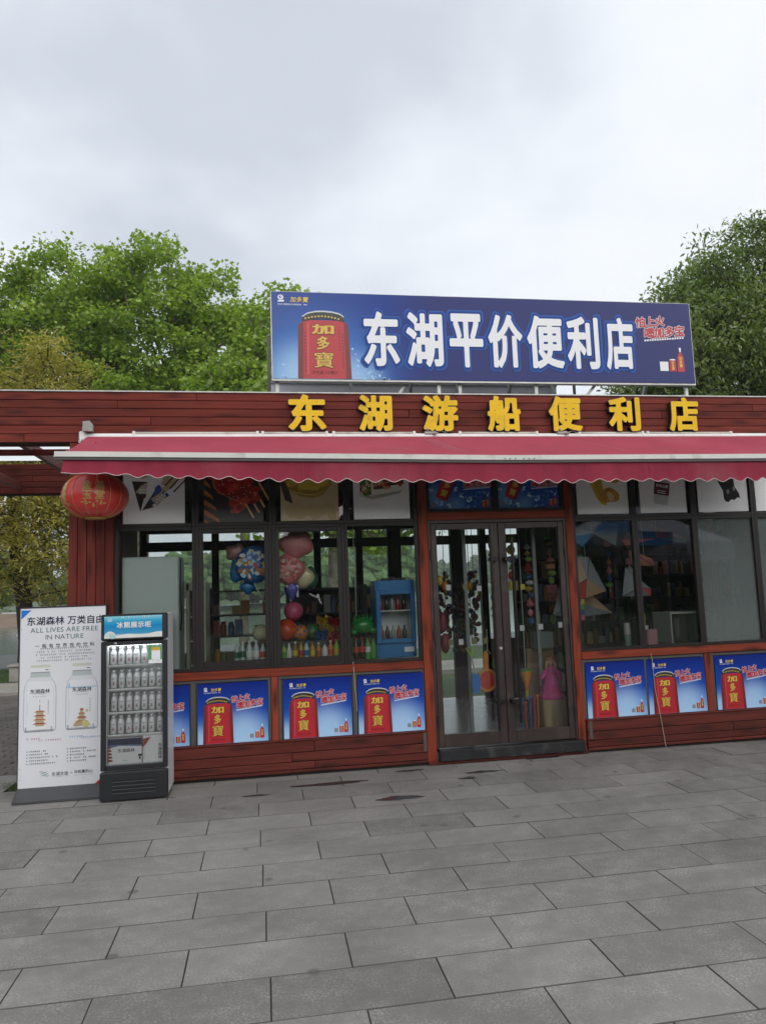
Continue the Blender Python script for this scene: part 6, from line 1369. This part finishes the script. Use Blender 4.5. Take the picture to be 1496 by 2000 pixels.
def branches(trunk, C, r0, seed, tip=.012, pw=.46, step=.55):
    """every cluster is joined to the nearest limb already grown; limbs thicken with what they carry"""
    g = np.random.default_rng(seed); P = [np.array(p, float) for p in trunk]; par = [-1]+list(range(len(P)-1))
    arr = np.zeros((len(P)+len(C)*8, 3)); m = len(P); arr[:m] = P; plen = np.zeros(len(arr)); 
    for i in range(1, m): plen[i] = plen[i-1]+np.linalg.norm(arr[i]-arr[i-1])
    lo = max(1, int(m*.35)); par = par+[0]*(len(arr)-m)
    order = np.argsort(np.linalg.norm(C-arr[m-1], axis=1)+g.normal(0,.3,len(C)))
    tips = []
    for ci in order:
        c = C[ci]; dd = np.linalg.norm(arr[lo:m]-c, axis=1)+.22*plen[lo:m]; j = lo+int(np.argmin(dd)); a = arr[j]
        L_ = np.linalg.norm(c-a); ns = max(1, min(7, int(L_/step))); prev = j
        off = g.normal(0, .06*L_, 3); off[2] += .08*L_
        for k in range(1, ns+1):
            if m >= len(arr): break
            t = k/ns; arr[m] = a+(c-a)*t+off*math.sin(math.pi*t); par[m] = prev; plen[m] = plen[prev]+L_/ns; prev = m; m += 1
        tips.append(prev)
    cnt = np.zeros(m)
    for t in tips: cnt[t] += 1
    for i in range(m-1, 0, -1): cnt[par[i]] += cnt[i]
    rad = tip*np.maximum(cnt, 1)**pw; rad *= 1.0; s = r0/rad[0]
    rad = rad*np.where(cnt > 3, np.minimum(1+(s-1)*(cnt/cnt[0])**.5, max(s,1)), 1) if s > 1 else rad*s
    mb = MB(); n = 6; A = np.array([par[i] for i in range(m)])
    ang = np.arange(n)*2*math.pi/n; V = []; F = []
    for i in range(1, m):
        p, q = arr[A[i]], arr[i]; d = q-p; l = np.linalg.norm(d)
        if l < 1e-6: continue
        d = d/l; x = np.cross(d, (0,0,1) if abs(d[2]) < .9 else (1,0,0)); x /= np.linalg.norm(x); y = np.cross(d, x)
        o = len(V); ra, rb = min(rad[A[i]], rad[i]*1.5), rad[i]
        for c_, r_ in ((p-d*ra*.3, ra), (q, rb)):
            V.extend((c_+(x*math.cos(t)+y*math.sin(t))*r_).tolist() for t in ang)
        F.extend((o+k, o+(k+1) % n, o+n+(k+1) % n, o+n+k) for k in range(n))
    mb.v = [tuple(v) for v in V]; mb.f = F; mb.m = [0]*len(F); return mb
def tree(name, label, base, trunk, r0, lobes, ncl, kind, per, spread, size, lmat, bmat, seed, group=None, droop=0., shell=.55, csz=(.25,.5), up=.55, tip=.012):
    t = thing(name, label, 'tree', base, group); C = crown_pts(ncl, lobes, seed, shell)
    C = C[C[:,2] > 1.2]; S = np.random.default_rng(seed+1).uniform(csz[0], csz[1], len(C))
    obj('trunk', branches(trunk, C, r0, seed+2, tip), bmat, t, smooth=True)
    me = leaf_mesh(C-np.array(base), S, kind, per, spread, size, seed+3, droop, up); me.materials.append(lmat)
    o = bpy.data.objects.new('crown', me); COL.objects.link(o); o.parent = t; o['kind'] = 'stuff'
    return t
m_bark = M('plane_bark', (.19,.17,.13), .85, var=.35, scale=5, bump=.4, dirt=(.10,.09,.06), dscale=6, dlo=.5, dhi=.6)
m_dbark = M('dark_wet_bark', (.026,.019,.016), .9, var=.4, scale=9, bump=.8, bscale=30)
l_plane = leafmat('plane_leaf', (.14,.225,.024), (.265,.385,.05), (.41,.51,.09), .5)
l_gold = leafmat('golden_green_leaf', (.17,.175,.03), (.36,.325,.06), (.54,.45,.11), .45)
l_camph = leafmat('camphor_leaf', (.065,.11,.024), (.15,.21,.05), (.29,.335,.10), .4)
# golden green conifer like tree beside the shop
tree('golden_tree', 'yellowish feathery tree with dark forked trunk rising behind the pergola', (-5.75,12,0), [(-5.75,12,-.06),(-5.72,12,.8),(-5.8,12,1.8),(-5.9,12,2.5),(-6.0,11.9,3.4),(-6.05,11.9,4.6),(-6.0,12,5.8)], .19,
     [(-6.0,11.8,4.6,2.3,1.9,2.6),(-4.9,11.5,6.0,1.3,1.3,1.5),(-5.3,11.6,7.3,1.05,1.1,1.3),(-7.2,12,6.2,1.7,1.5,1.9),(-4.6,11.4,3.1,1.2,1.2,1.5),(-6.4,11.2,3.0,1.7,1.2,1.2)], 600, 'spray', 84, (1,1,.55), .135, l_gold, m_dbark, 11, droop=.7, shell=.35, csz=(.2,.36), tip=.010)
# plane trees behind the shop
tree('plane_tree', 'large bright green plane tree with pale limbs above the left roof', (-4.0,17.5,0), [(-4.0,17.5,-.1),(-3.95,17.5,2),(-3.9,17.5,4),(-3.8,17.4,6),(-3.7,17.4,8)], .26,
     [(-4.0,17.2,10.2,2.7,2.2,2.4),(-6.7,17.2,9.8,2.2,2.0,2.3),(-1.6,17.2,9.6,1.8,1.8,2.2),(-3.8,17.2,7.4,3.5,2.4,2.0),(-6.7,17.2,12.2,1.3,1.2,1.4),(-4.9,17.0,12.2,1.3,1.2,1.2),(-3.4,17.1,12.7,1.3,1.2,1.3),(-1.6,17.1,11.6,1.3,1.2,1.4),(-.55,17.2,9.9,1.1,1.1,1.5),(-8.6,17.2,11.2,1.4,1.2,1.8),(-.7,17.2,7.6,1.4,1.4,1.4)], 950, 'plane', 76, (1,1,.6), .125, l_plane, m_bark, 21, group='plane trees behind the shop', shell=.5, csz=(.2,.36), tip=.014)
tree('plane_tree', 'bright green plane tree at the edge of the lawn beyond the golden tree', (-10.6,18.5,0), [(-10.6,18.5,-.1),(-10.5,18.5,2.4),(-10.3,18.4,5),(-10,18.4,7.5)], .24,
     [(-9.6,18.2,9.4,2.2,2.0,2.4),(-11.6,18.3,10,2.4,2,2.6),(-9.2,18,7.2,1.7,1.6,1.4)], 420, 'plane', 64, (1,1,.6), .13, l_plane, m_bark, 31, group='plane trees behind the shop', csz=(.22,.46), tip=.014)
tree('plane_tree', 'low spreading plane tree directly behind the roof sign', (1.6,10.2,0), [(1.6,10.2,-.1),(1.65,10.2,1.6),(1.7,10.2,3),(1.7,10.2,4.4)], .17,
     [(1.0,10.2,5.8,1.15,1.2,1.9),(2.1,10.1,5.2,1.3,1.3,1.3),(.6,10.0,4.0,1.2,1.2,.9),(2.7,9.9,3.5,1.3,1.2,.75)], 240, 'plane', 44, (1,1,.65), .15, l_plane, m_bark, 41, group='plane trees behind the shop', csz=(.18,.36), tip=.012)
tree('plane_tree', 'slender plane tree filling the gap at the left edge of the sign', (-.6,14.5,0), [(-.6,14.5,-.1),(-.55,14.5,2),(-.5,14.5,4),(-.4,14.5,6)], .16,
     [(-.5,14.4,7.4,1.4,1.3,1.8),(.75,14.4,9.9,.95,.9,1.15),(.3,14.4,8.6,1.1,1.0,1.2),(-1.3,14.3,6.4,1.4,1.2,1.1)], 260, 'plane', 58, (1,1,.6), .13, l_plane, m_bark, 51, group='plane trees behind the shop', csz=(.2,.4), tip=.012)
# camphor on the right
tree('camphor_tree', 'dark dense evergreen tree with drooping leaves behind the right end of the sign', (12.5,9.2,0), [(12.5,9.2,-.1),(12.5,9.2,2),(12.4,9.2,4),(12.3,9.1,6),(12.6,9.1,8)], .32,
     [(11.3,8.9,7.2,2.0,1.8,2.1),(13.2,9,8.0,2.2,1.9,2.2),(10.0,8.8,6.3,1.3,1.3,1.7),(12.7,8.8,9.8,.85,.9,1.2),(13.5,8.8,10.3,.7,.8,.9),(12.2,8.8,10.4,.45,.5,.6),(11.1,8.8,9.7,.4,.5,.55),(14.2,8.8,10.6,.6,.6,.8),(10.2,8.8,8.9,.35,.4,.45),(11.4,8.9,8.9,.9,.95,1.1),(9.3,8.8,7.6,.8,.8,.85),(8.9,8.8,6.6,.8,.8,.9),(10.5,8.8,8.3,.65,.7,.8),(14.6,9,8.6,1.4,1.4,2.0),(10.9,8.7,5.2,1.8,1.4,1.0)], 1050, 'narrow', 84, (1,1,.75), .14, l_camph, m_dbark, 61, droop=1.1, shell=.42, csz=(.16,.32), up=.2, tip=.009)
# dark shrub by the promenade, stone block and quay posts
tree('shrub', 'dark leafy shrub beside the promenade at the far left', (-9.8,19.4,0), [(-9.8,19.4,-.05),(-9.8,19.4,.7),(-9.7,19.4,1.4)], .06, [(-9.8,19.4,2.0,1.1,.8,.95),(-8.9,19.4,2.1,.8,.7,.8),(-10.9,19.4,2.0,1.0,.8,.9)], 130, 'narrow', 60, (1,1,.8), .15, l_camph, m_dbark, 71, csz=(.16,.3))
t = thing('stone_block', 'square pale stone plinth on the grass by the golden tree', 'stone', (-5.95,11.2,0)); obj('plinth', MB().box(-5.80,-5.1,11.0,11.6,-.06,.28,ch=.015), m_conc, t); obj('cap', MB().box(-5.84,-5.06,10.96,11.64,.281,.335,ch=.012), m_conc, t)
t = thing('quay_post', 'stubby white stone quay post by the water', 'post', (-8.1,19.6,0)); obj('shaft', MB().box(-8.22,-7.98,19.5,19.74,-.02,.62,ch=.02), m_white, t); obj('cap', MB().box(-8.27,-7.93,19.45,19.79,.64,.72,ch=.02), m_white, t); obj('collar', MB().box(-8.2,-8.0,19.52,19.72,.72,.86,ch=.02), m_white, t)
# ------------------------------------------------------------------ far shores
def wood_mass(name, label, n, fx, seed, mat, lump, per=14):
    """a far wood that reads as one mass: lumpy crowns standing close together"""
    g = np.random.default_rng(seed); V = []; F = []; nn, hh = 9, 6
    ph = np.pi*np.arange(hh+1)/hh; th = 2*np.pi*np.arange(nn)/nn
    U = np.stack([np.outer(np.sin(ph), np.cos(th)), np.outer(np.sin(ph), np.sin(th)), np.outer(np.cos(ph), np.ones(nn))], -1).reshape(-1, 3)
    Q = [(i*nn+k, (i+1)*nn+k, (i+1)*nn+(k+1) % nn, i*nn+(k+1) % nn) for i in range(hh) for k in range(nn)]
    for i in range(n):
        x, y, z, r, h = fx(g)
        for k in range(per):
            u = g.normal(0, 1, 3); u /= np.linalg.norm(u); u[2] = abs(u[2])*1.6-.45
            c = np.array((x,y,z+h*.42))+u*np.array((r*.8,r*.8,h*.42))*g.uniform(.4,1); rr = lump*g.uniform(.6,1.25)
            o = len(V); V.extend((c+U*rr*g.uniform(.72,1.2,(len(U),1))*np.array((1,1,.85))).tolist()); F.extend(tuple(q+o for q in f) for f in Q)
    mb = MB(); mb.v = V; mb.f = F; mb.m = [0]*len(F)
    return obj(name, mb, mat, loc=(0,0,0), label=label, cat='wood', kind='stuff')
l_far = M('far_foliage', (.055,.09,.028), .9, var=.45, scale=.35, bump=.8, bscale=1.2)
wood_mass('far_wood', 'hazy band of trees along the far shore of the lake', 200, lambda g: (g.uniform(-60,320), g.uniform(275,330), .4, g.uniform(4,7), g.uniform(9,17)), 5, l_far, 2.3, 12)
sp = MB(); sp.add([(-140,75,-.75),(-60,70,-.7),(-21,78,-.6),(-17,86,-.6),(-19,100,-.6),(-60,130,-.7),(-140,130,-.7),(-120,95,.9),(-60,92,.9),(-26,90,.6)], [(0,1,8,7),(1,2,9,8),(2,3,9),(3,4,9),(4,5,8,9),(5,6,7,8)])
obj('headland', sp, M('muddy_bank', (.17,.115,.07), .9, var=.3, scale=.4), loc=(-60,95,-.7), kind='structure')
wood_mass('headland_wood', 'green trees on the headland across the water on the left', 80, lambda g: (g.uniform(-130,-27), g.uniform(88,120), .5, g.uniform(2.5,4.5), g.uniform(6,11)), 6, l_far, 1.3, 16)
wood_mass('lakeside_wood', 'green lakeside trees seen through the sliding window', 70, lambda g: (g.uniform(-16,27), g.uniform(118,150), -.3, g.uniform(3.5,5.5), g.uniform(9,12.5)), 8, M('lakeside_foliage', (.085,.15,.045), .9, var=.4, scale=.5, bump=.8, bscale=1.6), 1.5, 18)
obj('island', MB().add([(-30,116,-.75),(32,116,-.75),(36,134,-.75),(28,156,-.75),(-26,156,-.75),(-36,134,-.75),(0,134,.4)], [(0,1,6),(1,2,6),(2,3,6),(3,4,6),(4,5,6),(5,0,6)]), m_earth, loc=(0,134,-.7), kind='structure')
for i, (x, w_, h) in enumerate(((150,14,62),(172,12,74),(196,16,55))):
    t = thing('tower_block', ('left','tallest','right')[i]+' of three hazy grey tower blocks far beyond the lake', 'building', (x,900,9)); obj('wall', MB().box(x-w_/2,x+w_/2,900,912,9,9+h), M(f'tower_{i}',(.4,.42,.45),.8), t); obj('roof', MB().box(x-w_/4,x+w_/4,902,908,9+h,13+h), m_conc, t)
# ------------------------------------------------------------------ across the square: what the panes reflect
wood_mass('added_square_wood', 'added dense dark wood across the square, out of view, darkening the reflections in the shop panes', 110, lambda g: (g.uniform(-75,90), g.uniform(-46,-37), -3.4, g.uniform(3,4.5), g.uniform(11,15)), 9, M('dark_backing_foliage', (.035,.055,.02), .9, var=.5, scale=1.2, bump=.8, bscale=4), 1.1, 26)  # unseen wood added as a dark backing for the pane reflections
t = thing('stall_tent', 'white topped stall tent with zigzag valance mirrored in the right panes', 'tent', (7.3,-5.6,0))
for x in (6.1,8.5):
    for y in (-5.0,-7.2): obj('leg', MB().box(x-.02,x+.02,y-.02,y+.02,0,2.25), m_steel, t)
obj('roof', MB().add([(6.05,-4.95,2.40),(8.55,-4.95,2.40),(8.55,-7.25,2.40),(6.05,-7.25,2.40),(7.3,-6.1,3.2)], [(0,1,4),(1,2,4),(2,3,4),(3,0,4)]), M('tent_white',(.62,.64,.68),.7), t)
va = [(6.05,2.40),(8.55,2.40)]+[(8.55-.1*k, 2.0+(.07 if k % 2 else 0)) for k in range(26)]
obj('valance', MB().prism(va, -4.955, -4.95), M('tent_valance',(.55,.57,.62),.7), t)
vt = MB(); put_text(vt, '先行', 0, 0, .22, 0, 0, d=.02, res=40, fn=lambda x, y, z: (7.62-x, -4.947, 2.12+z)); obj('lettering', vt, m_pblack, t)
t = thing('parasol', 'blue and white parasol mirrored in the pane beside the door', 'parasol', (6.1,-5.0,0)); obj('pole', MB().tube([(6.0,-4.6,0),(6.0,-4.6,3.0)], .025, 8), m_steel, t)
pa = MB(); n = 8
for k in range(n):
    a0, a1 = 6.283*k/n, 6.283*(k+1)/n; r_ = 1.0
    A_, B_ = (6.0+r_*math.cos(a0),-4.6+r_*math.sin(a0),2.52), (6.0+r_*math.cos(a1),-4.6+r_*math.sin(a1),2.52)
    pa.add([A_,B_,(6.0,-4.6,3.0)], [(0,1,2)], k % 2); pa.add([A_,B_,(B_[0],B_[1],2.36),((A_[0]+B_[0])/2,(A_[1]+B_[1])/2,2.27),(A_[0],A_[1],2.36)], [(0,1,2,3,4)], (k+1) % 2)
obj('canopy', pa, [M('parasol_blue',(.04,.20,.45),.7), M('parasol_white',(.6,.62,.62),.7)], t)
t = thing('crowd_barrier', 'white steel crowd barrier mirrored in the pane beside the door', 'barrier', (6.0,-5.2,0)); m_wst = M('barrier_white',(.6,.6,.6),.4,.2)
obj('frame', MB().tube([(5.0,-5.0,.08),(5.0,-5.0,1.08),(6.9,-5.15,1.06),(6.9,-5.15,.06)], .02, 8).tube([(5.0,-5.0,.25),(6.9,-5.15,.25)], .016, 6), m_wst, t)
for k in range(16): obj('rod', MB().tube([(5.1+.112*k,-5.008-.0088*k,.25),(5.1+.112*k,-5.008-.0088*k,1.07)], .009, 6), m_wst, t)
# small litter
obj('paper_scrap', MB().add([(3.05,-3.02,.004),(3.09,-3.05,.006),(3.10,-3.03,.012),(3.06,-3.0,.005)], [(0,1,2,3)]), M('litter_blue',(.1,.25,.5),.5), label='tiny blue paper scrap lying on the slabs', cat='litter')
# ------------------------------------------------------------------ damp air over the lake
hz = bpy.data.materials.new('damp_air'); hz.use_nodes = True; _n = hz.node_tree.nodes; _n.remove(_n['Principled BSDF'])
pv_ = _n.new('ShaderNodeVolumePrincipled'); pv_.inputs['Color'].default_value = (.97,.985,1,1); pv_.inputs['Density'].default_value = .0007
pv_.inputs['Density Attribute'].default_value = ''; hz.cycles.homogeneous_volume = True
hz.node_tree.links.new(pv_.outputs[0], _n['Material Output'].inputs['Volume'])
obj('haze', MB().box(-3600,3600,-200,3600,-4.2,100), hz, loc=(0,0,0), kind='stuff', label='damp grey air hanging over the lake and the far shore', cat='haze')
bpy.data.objects.remove(_fo)
